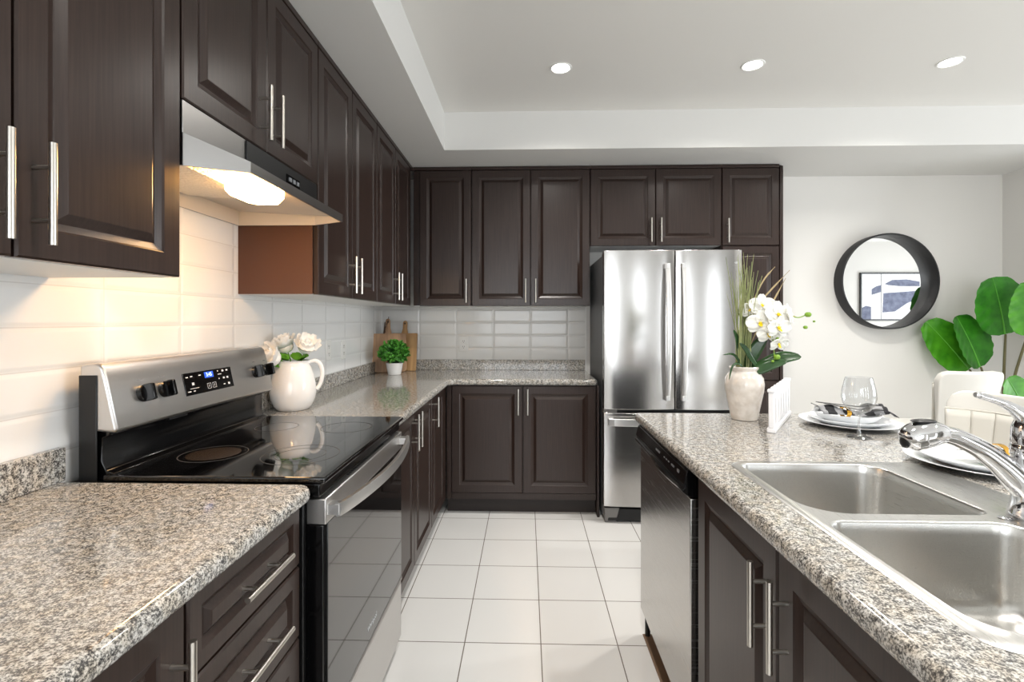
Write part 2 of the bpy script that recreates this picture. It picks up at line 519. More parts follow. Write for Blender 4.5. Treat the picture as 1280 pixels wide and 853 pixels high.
# ------------------------------------------------------------------ pot lights
def pot_light(loc, label):
    r = thing('recessed_light', label, 'ceiling light', loc, 0, 'recessed ceiling lights')
    MB().lathe([(.047, -.002), (.052, -.005), (.058, -.004), (.061, 0)], n=40, cap0=False, cap1=False).build('trim_ring', 'white_plastic', r)
    MB().lathe([(.047, -.0025), (.03, -.004)], n=32, cap0=False, cap1=True).build('lens', 'lamp_on', r)
    ld = bpy.data.lights.new('recessed_lamp', 'SPOT')
    ld.energy = POT_POWER * 4; ld.spot_size = R(150); ld.spot_blend = 0.9; ld.shadow_soft_size = 0.055; ld.color = (1.0, 0.96, 0.9)
    lo = bpy.data.objects.new('recessed_lamp', ld); COL.objects.link(lo)
    lo.parent = r; lo.location = (0, 0, -.02)
    return r
pot_light((.187, 2.648, ZC), 'round recessed ceiling light nearest the left soffit, glowing white')
pot_light((1.215, 2.648, ZC), 'middle of three recessed ceiling lights, above the fridge side of island')
pot_light((2.248, 2.648, ZC), 'rightmost of three glowing recessed ceiling lights, above the dining corner')
for (x, y, s) in ((.2, .75, 'over the aisle'), (1.25, .75, 'over the island sink'), (2.25, .75, 'over the dining side')):
    pot_light((x, y, ZC), 'recessed ceiling light %s, overhead in front of the picture' % s)


# ------------------------------------------------------------------ cabinets
def panel_door(mb, x0, x1, z0, z1, y=0.0, fr=.056):
    """raised panel door front facing -y, back at y"""
    k = fr / .056
    rings = [(0, 0), (0, -.016), (.0035, -.020), (fr - .004, -.020), (fr, -.0165), (fr + .012 * k, -.0115), (fr + .014 * k, -.0105),
             (fr + .017 * k, -.0115), (fr + .032 * k, -.0205), (fr + .034 * k, -.0210)]
    loops = []
    for i, d in rings:
        loops.append([(x0 + i, y + d, z0 + i), (x1 - i, y + d, z0 + i), (x1 - i, y + d, z1 - i), (x0 + i, y + d, z1 - i)])
    mb.loft(loops, True, True)
def bar_handle(x, z, y, length=.172, vertical=True, post=.045, r=.0058):
    b = MB()
    yo = y - .034
    if vertical:
        b.cyl((x, yo, z - length / 2), (x, yo, z + length / 2), r, 14)
        for s in (-1, 1): b.cyl((x, y, z + s * post), (x, yo, z + s * post), r * .72, 10)
    else:
        b.cyl((x - length / 2, yo, z), (x + length / 2, yo, z), r, 14)
        for s in (-1, 1): b.cyl((x + s * post, y, z), (x + s * post, yo, z), r * .72, 10)
    return b
def door(root, x0, x1, z0, z1, hx=None, hz=None, fr=.056, name='door', hvert=True, hlen=.172, mname='wood'):
    """door with its front 20 mm before the carcass face (carcass face at local y=0)"""
    b = MB(); panel_door(b, x0, x1, z0, z1, -.001, fr)
    d = b.build(name, mname, root, angle=9)
    if hx is not None:
        bar_handle(hx, hz, -.0205, hlen, hvert).build('handle', 'nickel', d, angle=60)
    return d

ZU0, ZU1 = 1.412, 2.412
def upper(label, loc, rz, W, z0, z1, doors, depth=.308, extra=None, white_bottom=True):
    r = thing('wall_cabinet', label, 'cabinet', loc, rz, 'dark wall cabinets')
    MB().box(0, W, 0, depth, z0 + .004, z1 + .012).build('carcass', 'wood', r)
    if white_bottom:
        MB().box(.003, W - .003, .004, depth, z0, z0 + .004).build('bottom_panel', 'melamine', r)
    for (x0, x1, hx) in doors:
        door(r, x0, x1, z0 + .001, z1 - .012, hx, z0 + .110)
    MB().box(0, W, -.022, 0, z1 - .009, z1 + .014).build('top_rail', 'wood', r, bev=.002)
    return r
L90 = R(90)
XF = -.85       # carcass face of the left wall cabinets (door front at -.83)
upper('dark wall cabinet at the left picture edge, nearest the camera, above the near worktop', (XF, .383, 0), L90, .762, ZU0, ZU1,
      [(.002, .379, .345), (.384, .760, .412)])
upper('short dark wall cabinet above the range hood with two doors', (XF, 1.150, 0), L90, .763, 1.847, ZU1,
      [(.002, .380, .345), (.384, .761, .418)], white_bottom=False)
upper('tall dark wall cabinet just right of the range hood', (XF, 1.9145, 0), L90, .764, ZU0, ZU1,
      [(.004, .380, .343), (.384, .761, .418)])
M['hood_lit_wood'] = mat('hood_lit_espresso_side', (86, 55, 40), 0.42)  # warm glow of the hood lamp put into the espresso colour
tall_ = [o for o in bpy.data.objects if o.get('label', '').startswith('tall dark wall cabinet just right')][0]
MB().box(-.0025, -.0002, .001, .306, ZU0 + .002, ZU1).build('side_panel', 'hood_lit_wood', tall_)  # thin sheet over the carcass side, carrying the painted lamp glow
upper('tall dark wall cabinet on the tiled left wall beside the corner', (XF, 2.6795, 0), L90, .866, ZU0, ZU1,
      [(.002, .380, .343), (.384, .762, .420)])
YF = 3.55
upper('single-door dark wall cabinet in the back corner above the cutting boards', (-.828, YF, 0), 0, .428, ZU0, ZU1, [(.050, .426, .394)])
upper('two-door dark wall cabinet on back wall between corner cabinet and fridge', (-.398, YF, 0), 0, .858, ZU0, ZU1, [(.002, .427, .393), (.431, .856, .466)])
upper('short dark wall cabinet directly above the stainless fridge', (.462, YF, 0), 0, .938, 1.845, ZU1, [(.002, .467, .432), (.471, .936, .502)])
# tall pantry right of the fridge
r = thing('pantry_cabinet', 'tall dark pantry cabinet between the fridge and the white dining wall', 'cabinet', (1.402, YF, 0))
MB().box(0, .43, 0, .308, .10, ZU1 + .012).build('carcass', 'wood', r)
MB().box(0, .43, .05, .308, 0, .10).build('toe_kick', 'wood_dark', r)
door(r, .003, .405, 1.846, ZU1 - .012, .036, 1.948)
door(r, .003, .405, .88, 1.840, .036, 1.0)
door(r, .003, .405, .115, .874, .036, .77)
MB().box(.409, .432, -.022, .302, 0, ZU1 + .002).build('end_panel', 'wood', r, bev=.002)
MB().box(0, .405, -.022, 0, ZU1 - .009, ZU1 + .014).build('top_rail', 'wood', r, bev=.002)

# base cabinets
def base(label, loc, rz, W, depth=.58, top=.873, group='dark base cabinets'):
    r = thing('base_cabinet', label, 'cabinet', loc, rz, group)
    MB().box(0, W, 0, depth, .105, top).build('carcass', 'wood', r)
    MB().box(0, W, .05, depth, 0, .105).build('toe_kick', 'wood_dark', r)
    return r
XBF = -.562     # carcass face of left base cabinets (door front -.541)
r = base('dark base cabinet with one door at the left picture edge, below near worktop', (XBF, .30, 0), L90, .459)
door(r, .003, .456, .115, .868, .426, .735)
r = base('dark base cabinet of stacked drawers just left of the range', (XBF, .761, 0), L90, .389)
for (z0, z1, fr) in ((.727, .868, .036), (.556, .721, .04), (.115, .550, .056)):
    door(r, .003, .386, z0, z1, .197, (z0 + z1) / 2 + (0 if z1 - z0 < .3 else .16), fr, 'drawer', False)
r = base('dark base cabinet with two doors just right of the range', (XBF, 1.953, 0), L90, .814, .56)
door(r, .003, .383, .115, .868, .332, .778); door(r, .387, .812, .115, .868, .405, .778)
r = base('dark base cabinet with one narrow door in the back left corner', (XBF, 2.768, 0), L90, .505, .56)
door(r, .003, .40, .115, .868, .03, .778)
MB().box(.403, .50, -.018, 0, .108, .868).build('filler', 'wood', r, bev=.002)
r = base('dark base cabinet with two doors under the back worktop beside the fridge', (-.54, 3.275, 0), 0, 1.008, .56)
MB().box(.006, .036, -.018, 0, .108, .868).build('filler', 'wood', r, bev=.002)
door(r, .039, .513, .15, .868, .485, .765); door(r, .518, 1.002, .15, .868, .548, .765)
MB().box(.039, 1.002, -.010, 0, .106, .146).build('bottom_rail', 'wood', r)
MB().box(1.010, 1.024, -.03, .56, 0, .873).build('end_panel', 'wood', r, bev=.001)

XIF = .508      # carcass face of island cabinets (door front .487)
r = base('dark island sink cabinet with two doors, below the sink', (XIF, 1.402, 0), -L90, .92, .55, .72, 'dark island cabinets')
MB().box(0, .02, 0, .55, .72, .873).box(.90, .92, 0, .55, .72, .873).box(.02, .90, 0, .018, .72, .873).build('upper_rails', 'wood', r)
door(r, .006, .440, .115, .868, .402, .735); door(r, .446, .914, .115, .868, .480, .735)
MB().box(-.022, 0, -.006, .55, .0, .873).build('end_panel', 'wood', r)
r = thing('island_back_panel', 'dark panelled back of the island under the breakfast overhang', 'panel', (1.072, .48, 0), 0)
MB().box(0, .02, 0, 1.60, 0, .873).build('back_board', 'wood', r)


# ------------------------------------------------------------------ worktops
ZT, ZB = .915, .874
def round_top(o, wd=.017):
    md = o.modifiers.new('bevel', 'BEVEL'); md.width = wd; md.segments = 5; md.use_clamp_overlap = False; md.limit_method = 'ANGLE'; md.angle_limit = R(40)
    return o
r = thing('granite_worktop', 'speckled granite worktop in the left foreground, near side of the range', 'worktop', (XL + .009, 0, 0), 0, 'granite worktops')
lx = -.513 - (XL + .009)
b = MB(); b.prism([(0, 0), (lx, 0)] + [(lx - .034 + .034 * math.cos(R(a)), 1.166 - .034 + .034 * math.sin(R(a))) for a in range(0, 91, 10)] + [(0, 1.166)], 'z', ZB, ZT)
round_top(b.build('slab', 'granite', r))
o = MB().box(0, .020, 0, 1.163, 0, .082).build('granite_upstand', 'granite', None, bev=.002, loc=(XL + .009, 0, ZT + .0003))
tag(o, 'granite upstand on the left wall behind the near worktop', 'backsplash', 'granite upstands')
r = thing('granite_worktop', 'L-shaped speckled granite worktop running into the back corner', 'worktop', (XL + .009, 1.957, 0), 0, 'granite worktops')
yb = YB - .009 - 1.957; yf = 3.240 - 1.957; xe = .473 - (XL + .009)
b = MB(); b.prism([(0, 0), (lx, 0), (lx, yf - .05), (lx + .012, yf - .018), (lx + .045, yf), (xe - .012, yf), (xe, yf + .012), (xe, yb), (0, yb)], 'z', ZB, ZT)
round_top(b.build('slab', 'granite', r))
o = MB().box(0, .020, 0, yb - .021, 0, .082).build('granite_upstand', 'granite', None, bev=.002, loc=(XL + .009, 1.957, ZT + .0003))
tag(o, 'granite upstand on the left wall running from the range to the corner', 'backsplash', 'granite upstands')
o = MB().box(0, xe - .012, -.020, 0, 0, .082).build('granite_upstand', 'granite', None, bev=.002, loc=(XL + .009, YB - .009, ZT + .0003))
tag(o, 'granite upstand on the back wall between the corner and the fridge', 'backsplash', 'granite upstands')
# island slab with the sink cut-out
IX0, IX1, IY0, IY1 = .463, 1.40, .15, 2.10
r = tag(MB().build('island_worktop', 'granite'), 'speckled granite island worktop holding the sink and place settings', 'worktop', 'granite worktops')
bm = bmesh.new()
xs = [IX0, .566, 1.068, IX1]; ys = [IY0, .602, 1.357, IY1]
for zz in (ZB, ZT):
    V = [[bm.verts.new((x, y, zz)) for y in ys] for x in xs]
    for i in range(3):
        for j in range(3):
            if (i, j) != (1, 1):
                f = (V[i][j], V[i + 1][j], V[i + 1][j + 1], V[i][j + 1])
                bm.faces.new(f if zz == ZT else f[::-1])
bm.verts.ensure_lookup_table()
be = [e for e in bm.edges if len(e.link_faces) == 1]
top = {(round(v.co.x, 4), round(v.co.y, 4)): v for v in bm.verts if v.co.z > .9}
for e in [e for e in be if e.verts[0].co.z < .9]:
    a, c = e.verts
    bm.faces.new((a, c, top[(round(c.co.x, 4), round(c.co.y, 4))], top[(round(a.co.x, 4), round(a.co.y, 4))]))
bmesh.ops.recalc_face_normals(bm, faces=bm.faces)
bm.to_mesh(r.data); bm.free()
for p in r.data.polygons: p.use_smooth = True
r.data.set_sharp_from_angle(angle=R(35))
wt = r.data.attributes.new('bevel_weight_edge', 'FLOAT', 'EDGE')
for e in r.data.edges:
    va, vb = (r.data.vertices[i].co for i in e.vertices)
    if any(abs(va[k] - L) < 1e-4 and abs(vb[k] - L) < 1e-4 for k, L in ((0, IX0), (0, IX1), (1, IY0), (1, IY1))):
        flat_side = sum(abs(va[k] - L) < 1e-4 and abs(vb[k] - L) < 1e-4 for k, L in ((0, IX0), (0, IX1), (1, IY0), (1, IY1)))
        if abs(va.z - vb.z) < 1e-4 or flat_side == 2: wt.data[e.index].value = 1.0
round_top(r).modifiers['bevel'].limit_method = 'WEIGHT'

# ------------------------------------------------------------------ sink
SX, SY = .555, .588
sr = thing('double_sink', 'stainless steel double bowl sink set in the island', 'sink', (SX, SY, ZT))
SW, SL = .525, .782
far_o = rrect(.020, .386, .412, .757, (.085, .035, .055, .030), 8)
near_o = rrect(.022, .386, .032, .378, (.060, .055, .045, .035), 8)
bm = bmesh.new()
zr = .0045
outer = rrect(0, SW, 0, SL, .045, 8)
edges = []
def ring(bm, pts, z):
    v = [bm.verts.new((p[0], p[1], z)) for p in pts]
    return v, [bm.edges.new((v[i], v[(i + 1) % len(v)])) for i in range(len(v))]
inset = rrect(.006, SW - .006, .006, SL - .006, .040, 8)
vo, e1 = ring(bm, inset, zr)
v1, e2 = ring(bm, far_o, zr)
v2, e3 = ring(bm, near_o, zr)
bmesh.ops.triangle_fill(bm, use_beauty=True, use_dissolve=False, edges=e1 + e2 + e3)
vl, _ = ring(bm, outer, .0005)
n = len(vl)
for i in range(n):
    bm.faces.new((vo[i], vo[(i + 1) % n], vl[(i + 1) % n], vl[i]))
bmesh.ops.recalc_face_normals(bm, faces=bm.faces)
me = bpy.data.meshes.new('rim'); bm.to_mesh(me); bm.free()
for p in me.polygons: p.use_smooth = True
me.set_sharp_from_angle(angle=R(50)); me.materials.append(M['sink'])
o = bpy.data.objects.new('rim', me); COL.objects.link(o); o.parent = sr
def bowl(out, depth):
    cx = sum(p[0] for p in out) / len(out); cy = sum(p[1] for p in out) / len(out)
    def lv(ins, z):
        res = []
        for p in out:
            d = Vector((cx - p[0], cy - p[1]))
            L = d.length
            d = d / L * min(ins, L * .95)
            res.append((p[0] + d.x, p[1] + d.y, z))
        return res
    b = MB()
    b.loft([lv(0, zr), lv(.002, zr - .001), lv(.004, zr - .005), lv(.006, -.02), lv(.013, -depth + .035), lv(.018, -depth + .018), lv(.028, -depth + .007), lv(.045, -depth + .001), lv(.09, -depth - .003), lv(.13, -depth - .006)], False, True)
    o = b.build('bowl', 'sink', sr, angle=80)
    MB().lathe([(.045, -depth - .0045), (.045, -depth - .002), (.040, -depth - .0015), (.034, -depth - .004), (.012, -depth - .0045), (.010, -depth + .001), (.004, -depth + .002)], (cx + .03, cy, 0), 28).build('drain', 'chrome', o)
    return o
bowl(far_o, .17); bowl(near_o, .17)
for (x, y) in ((.385, .395),):
    MB().lathe([(.010, zr), (.012, zr + .002), (.006, zr + .004)], (x, y, 0), 16).build('deck_clip', 'chrome', sr)

# faucet
fr_ = thing('faucet', 'chrome single lever pull-out faucet standing at the back of the sink', 'faucet', (.990, .985, ZT + .005))
MB().lathe([(.034, 0), (.035, .004), (.033, .010), (.029, .030), (.028, .055), (.029, .09), (.029, .112), (.0285, .118), (.0285, .122), (.030, .124), (.030, .142), (.0285, .144), (.0285, .148), (.029, .152), (.028, .178), (.022, .196), (.010, .206)], n=36).build('body', 'chrome', fr_, angle=50)
sp = []
for p, rr in (((.0, 0, .050), .027), ((-.025, .003, .078), .026), ((-.055, .006, .108), .022), ((-.090, .010, .135), .0195), ((-.125, .013, .153), .018), ((-.145, .015, .159), .017), ((-.158, .017, .161), .017)):
    sp.append((p, rr))
def smooth_path(sp, k=4):
    P = [Vector(p) for p, _ in sp]; Q = [q for _, q in sp]
    out = []; rad = []
    for i in range(len(P) - 1):
        p0 = P[max(i - 1, 0)]; p1 = P[i]; p2 = P[i + 1]; p3 = P[min(i + 2, len(P) - 1)]
        for j in range(k):
            t_ = j / k
            out.append(0.5 * ((2 * p1) + (p2 - p0) * t_ + (2 * p0 - 5 * p1 + 4 * p2 - p3) * t_ ** 2 + (3 * p1 - p0 - 3 * p2 + p3) * t_ ** 3))
            rad.append(Q[i] + (Q[i + 1] - Q[i]) * t_)
    out.append(P[-1]); rad.append(Q[-1])
    return out, rad
p_, r_ = smooth_path(sp)
o = MB().tube(p_, r_, 20).build('spout', 'chrome', fr_, angle=60)
p_, r_ = smooth_path([((-.150, .016, .160), .0175), ((-.162, .018, .162), .022), ((-.180, .019, .161), .0265), ((-.200, .021, .156), .028), ((-.216, .022, .148), .0245), ((-.224, .022, .143), .014)])
o = MB().tube(p_, r_, 24).build('spray_head', 'chrome', fr_, angle=60)
MB().ball((-.2245, .022, .144), .0125, .5, 1, 1.1).build('spray_face', 'black', o)
MB().ball((-.190, .019, .1865), .02, 1.3, .6, .22).build('spray_button', 'black', o)
p_, r_ = smooth_path([((.004, 0, .160), .027), ((.002, .001, .182), .024), ((-.010, .003, .200), .0165), ((-.026, .006, .214), .011), ((-.044, .010, .225), .008), ((-.064, .014, .233), .0068), ((-.082, .018, .239), .0072), ((-.089, .019, .240), .005)])
MB().tube(p_, r_, 18).build('lever', 'chrome', fr_, angle=60)
MB().ball((-.006, -.023, .172), .0085, 1, .6, 1).build('index_dot', 'gold', fr_)


# ------------------------------------------------------------------ range (local x along the wall, y = -distance from wall)
RW = .752
rg = thing('range_cooker', 'freestanding stainless and black electric range with glass cooktop', 'range', (XL + .012, 1.181, 0), L90)
MB().box(0, RW, -.600, -.025, .03, .905).build('body', 'black', rg, bev=.003)
for (x, y) in ((.04, -.56), (.71, -.56), (.04, -.06), (.71, -.06)): MB().cyl((x, y, 0), (x, y, .035), .016).build('foot', 'black', rg)
ck = MB().box(-.003, RW + .003, -.655, -.095, .908, .9235).build('cooktop', 'black_glass', rg, bev=.004, seg=3)
def rings(cx, cy, rad, nm='burner'):
    b = MB()
    for rr in rad:
        b.lathe([(rr - .0012, .9236), (rr - .0012, .9239), (rr + .0012, .9239), (rr + .0012, .9236)], (cx, cy, 0), 48, False, False)
    return b.build(nm, 'burner', ck)
rings(.20, -.245, (.088,)); rings(.555, -.245, (.072,)); rings(.20, -.50, (.105, .068)); rings(.555, -.50, (.088,))
MB().lathe([(.070, .9236), (.066, .9238), (.002, .9238)], (.20, -.245, 0), 40, True, True).build('burner_patch', 'burner_patch', ck)
MB().box(0, RW, -.640, -.59, .872, .907).build('front_apron', 'black_gloss', rg, bev=.003)
# backguard
prof = [(-.034, 1.035), (-.034, 1.197), (-.070, 1.203), (-.084, 1.200), (-.093, 1.190), (-.100, 1.165), (-.128, 1.038), (-.126, 1.030), (-.118, 1.028)]
b = MB(); b.prism(prof, 'x', 0, RW)
bg = b.build('backguard', 'steel_h', rg, bev=.007, seg=4)
MB().box(-.003, 0.0005, -.080, -.034, .90, 1.172).build('side_panel', 'black', rg, bev=.004)
MB().box(RW, RW + .003, -.080, -.034, .90, 1.172).build('side_panel', 'black', rg, bev=.002)
b = MB(); b.prism([(-.024, .90), (-.024, 1.034), (-.100, 1.034), (-.100, 1.020), (-.082, 1.012), (-.080, .955), (-.092, .930), (-.112, .924), (-.112, .90)], 'x', .012, RW - .004)
b.build('vent_riser', 'black_gloss', rg, bev=.002)
MB().box(.19, .265, -.121, -.100, 1.022, 1.030).build('vent_tab', 'black', rg)
# front plane of the backguard: point at local x, height h and outward offset
A0, A1 = Vector((0, -.100, 1.165)), Vector((0, -.128, 1.038))
AD = (A1 - A0).normalized(); AN = Vector((0, AD.z, -AD.y)).normalized()
if AN.y > 0: AN = -AN
tilt = math.atan2(-AN.z, -AN.y)
def onface(x, z, off=0):
    t_ = (z - A0.z) / (A1.z - A0.z)
    p = A0 + (A1 - A0) * t_
    return Vector((x, p.y, p.z)) + AN * off
face_rot = (R(90) - math.atan2(AN.z, -AN.y), 0, 0)
def facebox(x0, x1, z0, z1, off0, off1):
    b = MB()
    lo = [onface(x0, z0, off0), onface(x1, z0, off0), onface(x1, z1, off0), onface(x0, z1, off0)]
    hi = [onface(x0, z0, off1), onface(x1, z0, off1), onface(x1, z1, off1), onface(x0, z1, off1)]
    b.loft([lo, hi]); return b
for kx in (.105, .182, .650, .724):
    c0 = onface(kx, 1.112, -.002)
    b = MB(); b.tube([c0, c0 + AN * .012, c0 + AN * .014], [.0235, .0235, .0215], 28)
    k = b.build('knob', 'black_gloss', bg, angle=40)
    u = Vector((0, AN.z, -AN.y)); u = u if u.z > 0 else -u
    gb = MB()
    x_ = Vector((1, 0, 0))
    base_ = c0 + AN * .012; tip_ = c0 + AN * .036
    def q(c, a, d): return [c + x_ * a * sx + u * d * sz for sx, sz in ((-1, -1), (1, -1), (1, 1), (-1, 1))]
    gb.loft([q(base_, .009, .0235), q(base_ + AN * .018, .007, .023), q(tip_, .0055, .021)])
    gb.build('grip', 'black_gloss', k, bev=.002)
    facebox(kx - .008, kx + .008, 1.148, 1.1505, .0, .0004).build('knob_mark', 'mark_grey', bg)
pn = facebox(.262, .500, 1.078, 1.146, -.002, .0025).build('display_panel', 'black_gloss', bg, bev=.001)
facebox(.358, .402, 1.122, 1.141, .0024, .0028).build('display_window', 'display', pn)
text('clock_digits', '3:45', .017, 'display_txt', pn, onface(.380, 1.1315, .0029), face_rot)
b = MB()
for (x, z, wd, hh) in ((.272, 1.133, .010, .003), (.292, 1.134, .010, .003), (.330, 1.134, .011, .003), (.425, 1.127, .018, .002), (.425, 1.138, .004, .004), (.425, 1.113, .004, .004),
                       (.448, 1.137, .010, .006), (.470, 1.137, .010, .005), (.448, 1.113, .009, .006), (.468, 1.113, .009, .006), (.445, 1.092, .009, .003), (.470, 1.092, .010, .007),
                       (.294, 1.111, .010, .008), (.270, 1.089, .014, .003), (.295, 1.089, .009, .003), (.282, 1.097, .040, .0014)):
    lo = [onface(x, z - hh / 2, .0024), onface(x + wd, z - hh / 2, .0024), onface(x + wd, z + hh / 2, .0024), onface(x, z + hh / 2, .0024)]
    b.loft([lo, [p + AN * .0005 for p in lo]])
b.build('key_legends', 'mark', pn)
for x0 in (.368, .394):
    text('key_box', '5', .010, 'mark', pn, onface(x0 + .004, 1.096, .0028), face_rot)
    bb = MB()
    for (a0, a1, c0, c1) in ((x0 - .005, x0 + .013, 1.1035, 1.1045), (x0 - .005, x0 + .013, 1.0875, 1.0885), (x0 - .005, x0 - .004, 1.0875, 1.1045), (x0 + .012, x0 + .013, 1.0875, 1.1045)):
        lo = [onface(a0, c0, .0024), onface(a1, c0, .0024), onface(a1, c1, .0024), onface(a0, c1, .0024)]
        bb.loft([lo, [p + AN * .0005 for p in lo]])
    bb.build('key_outline', 'mark', pn)
# oven door and drawer; fronts at local y=-.651
dr = MB().box(.010, RW - .008, -.645, -.602, .285, .800).build('oven_door', 'black_gloss', rg, bev=.002)
MB().box(.024, RW - .012, -.651, -.644, .287, .802).build('door_glass', 'black_glass', dr, bev=.0015)
b = MB()
for (z0, z1) in ((.2795, .284), (.288, .2905)): b.box(.012, RW - .008, -.6525, -.645, z0, z1)
b.build('glass_edge_strip', 'steel_h', dr)
MB().box(.010, RW - .008, -.652, -.602, .802, .866).build('door_top_trim', 'steel_h', dr, bev=.003)
b = MB()
for i in range(22): b.box(.20 + i * .016, .20 + i * .016 + .009, -.640, -.610, .866, .8665)
b.build('door_vent', 'black', dr)
loops = []
N = 24
for i in range(N + 1):
    t_ = i / N; x = .021 + (RW - .040) * t_
    bow = .030 + .040 * math.sin(PI * t_) ** .8
    yc = -.650 - bow
    loops.append([(x, yc + .010, .822), (x, yc + .004, .818), (x, yc - .004, .820), (x, yc - .006, .836), (x, yc - .004, .852), (x, yc + .004, .854), (x, yc + .010, .850)])
b = MB(); b.loft(loops)
b.box(.018, .050, -.680, -.650, .824, .849); b.box(RW - .048, RW - .016, -.680, -.650, .824, .849)
b.build('oven_handle', 'handle_steel', dr, angle=50)
text('door_lettering', 'Whirlpool', .022, 'mark', dr, (.375, -.6515, .335), (R(90), 0, 0))
MB().box(.010, RW - .008, -.650, -.602, .055, .272).build('storage_drawer', 'steel_h', rg, bev=.004)

# ------------------------------------------------------------------ hood
hd = thing('range_hood', 'stainless under-cabinet range hood with its warm lamp lit', 'hood', (XL + .009, 1.156, 1.686), L90)
HW = .752
def hp(d, i): return [(i, -d)]
rear = .318; front = .448
outl = [(0, -.002), (HW, -.002), (HW, -rear), (HW - .065, -front), (.065, -front), (0, -rear)]
def inset_o(o, k):
    cx, cy = HW / 2, -.22
    return [(cx + (x - cx) * (1 - k / .376), cy + (y - cy) * (1 - k / .22)) for x, y in o]
topz = [.080, .080, .080, .028, .028, .080]
b = MB()
b.loft([[(x, y, .0) for x, y in inset_o(outl, .006)], [(x, y, .0) for x, y in outl], [(x, y, z) for (x, y), z in zip(outl, topz)]], False, True)
lb = MB()
lb.loft([[(x, y, .0) for x, y in inset_o(outl, .006)], [(x, y, z - .004) for (x, y), z in zip(inset_o(outl, .008), [.06, .06, .06, .024, .024, .06])]], False, True)
b.build('canopy', 'hood_steel', hd, angle=20)
lb.build('canopy_liner', 'hood_liner', hd, angle=20)
MB().box(0, HW, -rear + .001, -.002, .080, .160).build('front_band', 'hood_steel', hd, bev=.001)
MB().box(.265, HW - .006, -rear - .004, -rear + .001, .086, .158).build('control_band', 'black', hd, bev=.001)
b = MB().box(.50, .60, -rear - .006, -rear - .004, .100, .130)
sw = b.build('switch_plate', 'black_gloss', hd)
b = MB()
for i in range(3): b.box(.515 + i * .028, .532 + i * .028, -rear - .009, -rear - .006, .108, .122)
b.build('switches', 'mark_grey', sw)
b = MB(); b.loft([[(.03, -.05, .050), (.40, -.05, .050), (.40, -.29, .050), (.03, -.29, .050)], [(.03, -.05, .030), (.40, -.05, .030), (.40, -.29, .012), (.03, -.29, .012)]])
b.build('grease_filter', 'filter', hd, bev=.002)
lens_o = [(.165, -.320), (.195, -.298), (.300, -.298), (.330, -.320), (.330, -.395), (.300, -.417), (.195, -.417), (.165, -.395)]
b = MB(); b.loft([[(x, y, .022) for x, y in lens_o], [(x, y, -.006) for x, y in lens_o], [(.2475 + (x - .2475) * .85, -.357 + (y + .357) * .8, -.022) for x, y in lens_o]])
b.build('lamp_lens', 'hood_on', hd, bev=.003)
ld = bpy.data.lights.new('hood_lamp', 'AREA'); ld.shape = 'RECTANGLE'; ld.size = .18; ld.size_y = .10; ld.energy = HOOD_POWER; ld.color = (1.0, .66, .38)
lo = bpy.data.objects.new('hood_lamp', ld); COL.objects.link(lo); lo.parent = hd; lo.location = (.2475, -.357, -.026)

# ------------------------------------------------------------------ fridge
FX0, FX1, FYF = .497, 1.371, 3.13
FW = FX1 - FX0
fg = thing('refrigerator', 'stainless french door refrigerator with bottom freezer drawer', 'fridge', (FX0, FYF, 0))
MB().box(.004, FW - .004, .075, .715, .03, 1.735).build('body', 'grey_side', fg, bev=.004)
MB().box(.03, FW - .03, .03, .5, .012, .09).build('toe_grille', 'black', fg, bev=.004)
for x in (.012, FW - .112):
    b = MB(); b.loft([[(x, .035, .0), (x + .07, .035, .0), (x + .07, .10, .0), (x, .10, .0)], [(x - .006, .02, .10), (x + .09, .02, .10), (x + .09, .10, .10), (x - .006, .10, .10)]])
    b.build('front_foot', 'grey_plastic', fg, bev=.003)
for x in (.006, FW - .056): MB().box(x, x + .05, .05, .14, 1.735, 1.752).build('hinge_cover', 'grey_plastic', fg, bev=.006)
def fdoor(x0, x1, z0, z1, name):
    nx = 14
    b = MB()
    lo = []
    for i in range(nx + 1):
        t_ = i / nx; x = x0 + (x1 - x0) * t_
        y = -.010 * (1 - (2 * t_ - 1) ** 2) + .006 * (abs(2 * t_ - 1) ** 12)
        lo.append((x, y))
    out = lo + [(x1, .066), (x0, .066)]
    b.prism(out, 'z', z0, z1)
    return b.build(name, 'steel_v', fg, bev=.003, angle=25)
XM = .4525
d1 = fdoor(0, XM - .003, .738, 1.757, 'door'); d2 = fdoor(XM + .003, FW, .738, 1.757, 'door')
d3 = fdoor(0, FW, .115, .715, 'freezer_drawer')
MB().box(.0, .085, .01, .06, .716, .737).build('mid_hinge', 'grey_plastic', fg, bev=.003)
MB().box(.01, FW - .01, .066, .074, .1, 1.73).build('door_gasket', 'black', fg)
def fhandle(x, z0, z1, par):
    N = 20; loops = []
    for i in range(N + 1):
        t_ = i / N; z = z0 + (z1 - z0) * t_
        y = -.030 - .035 * math.sin(PI * t_) ** .7
        loops.append([(x - .015, y + .012, z), (x - .015, y + .003, z), (x - .010, y, z), (x + .010, y, z), (x + .015, y + .003, z), (x + .015, y + .012, z)])
    b = MB(); b.loft(loops)
    b.box(x - .013, x + .013, -.040, -.002, z0, z0 + .03); b.box(x - .013, x + .013, -.040, -.002, z1 - .03, z1)
    return b.build('handle', 'handle_steel', par, bev=.001)
fhandle(XM - .055, .800, 1.668, d1); fhandle(XM + .046, .800, 1.668, d2)
N = 20; loops = []
for i in range(N + 1):
    t_ = i / N; x = .025 + (FW - .05) * t_
    y = -.035 - .030 * math.sin(PI * t_) ** .7
    loops.append([(x, y + .012, .640), (x, y + .003, .638), (x, y, .642), (x, y, .682), (x, y + .003, .686), (x, y + .012, .684)])
b = MB(); b.loft(loops); b.box(.025, .06, -.045, -.002, .642, .682); b.box(FW - .06, FW - .025, -.045, -.002, .642, .682)
b.build('handle', 'handle_steel', d3, bev=.001)
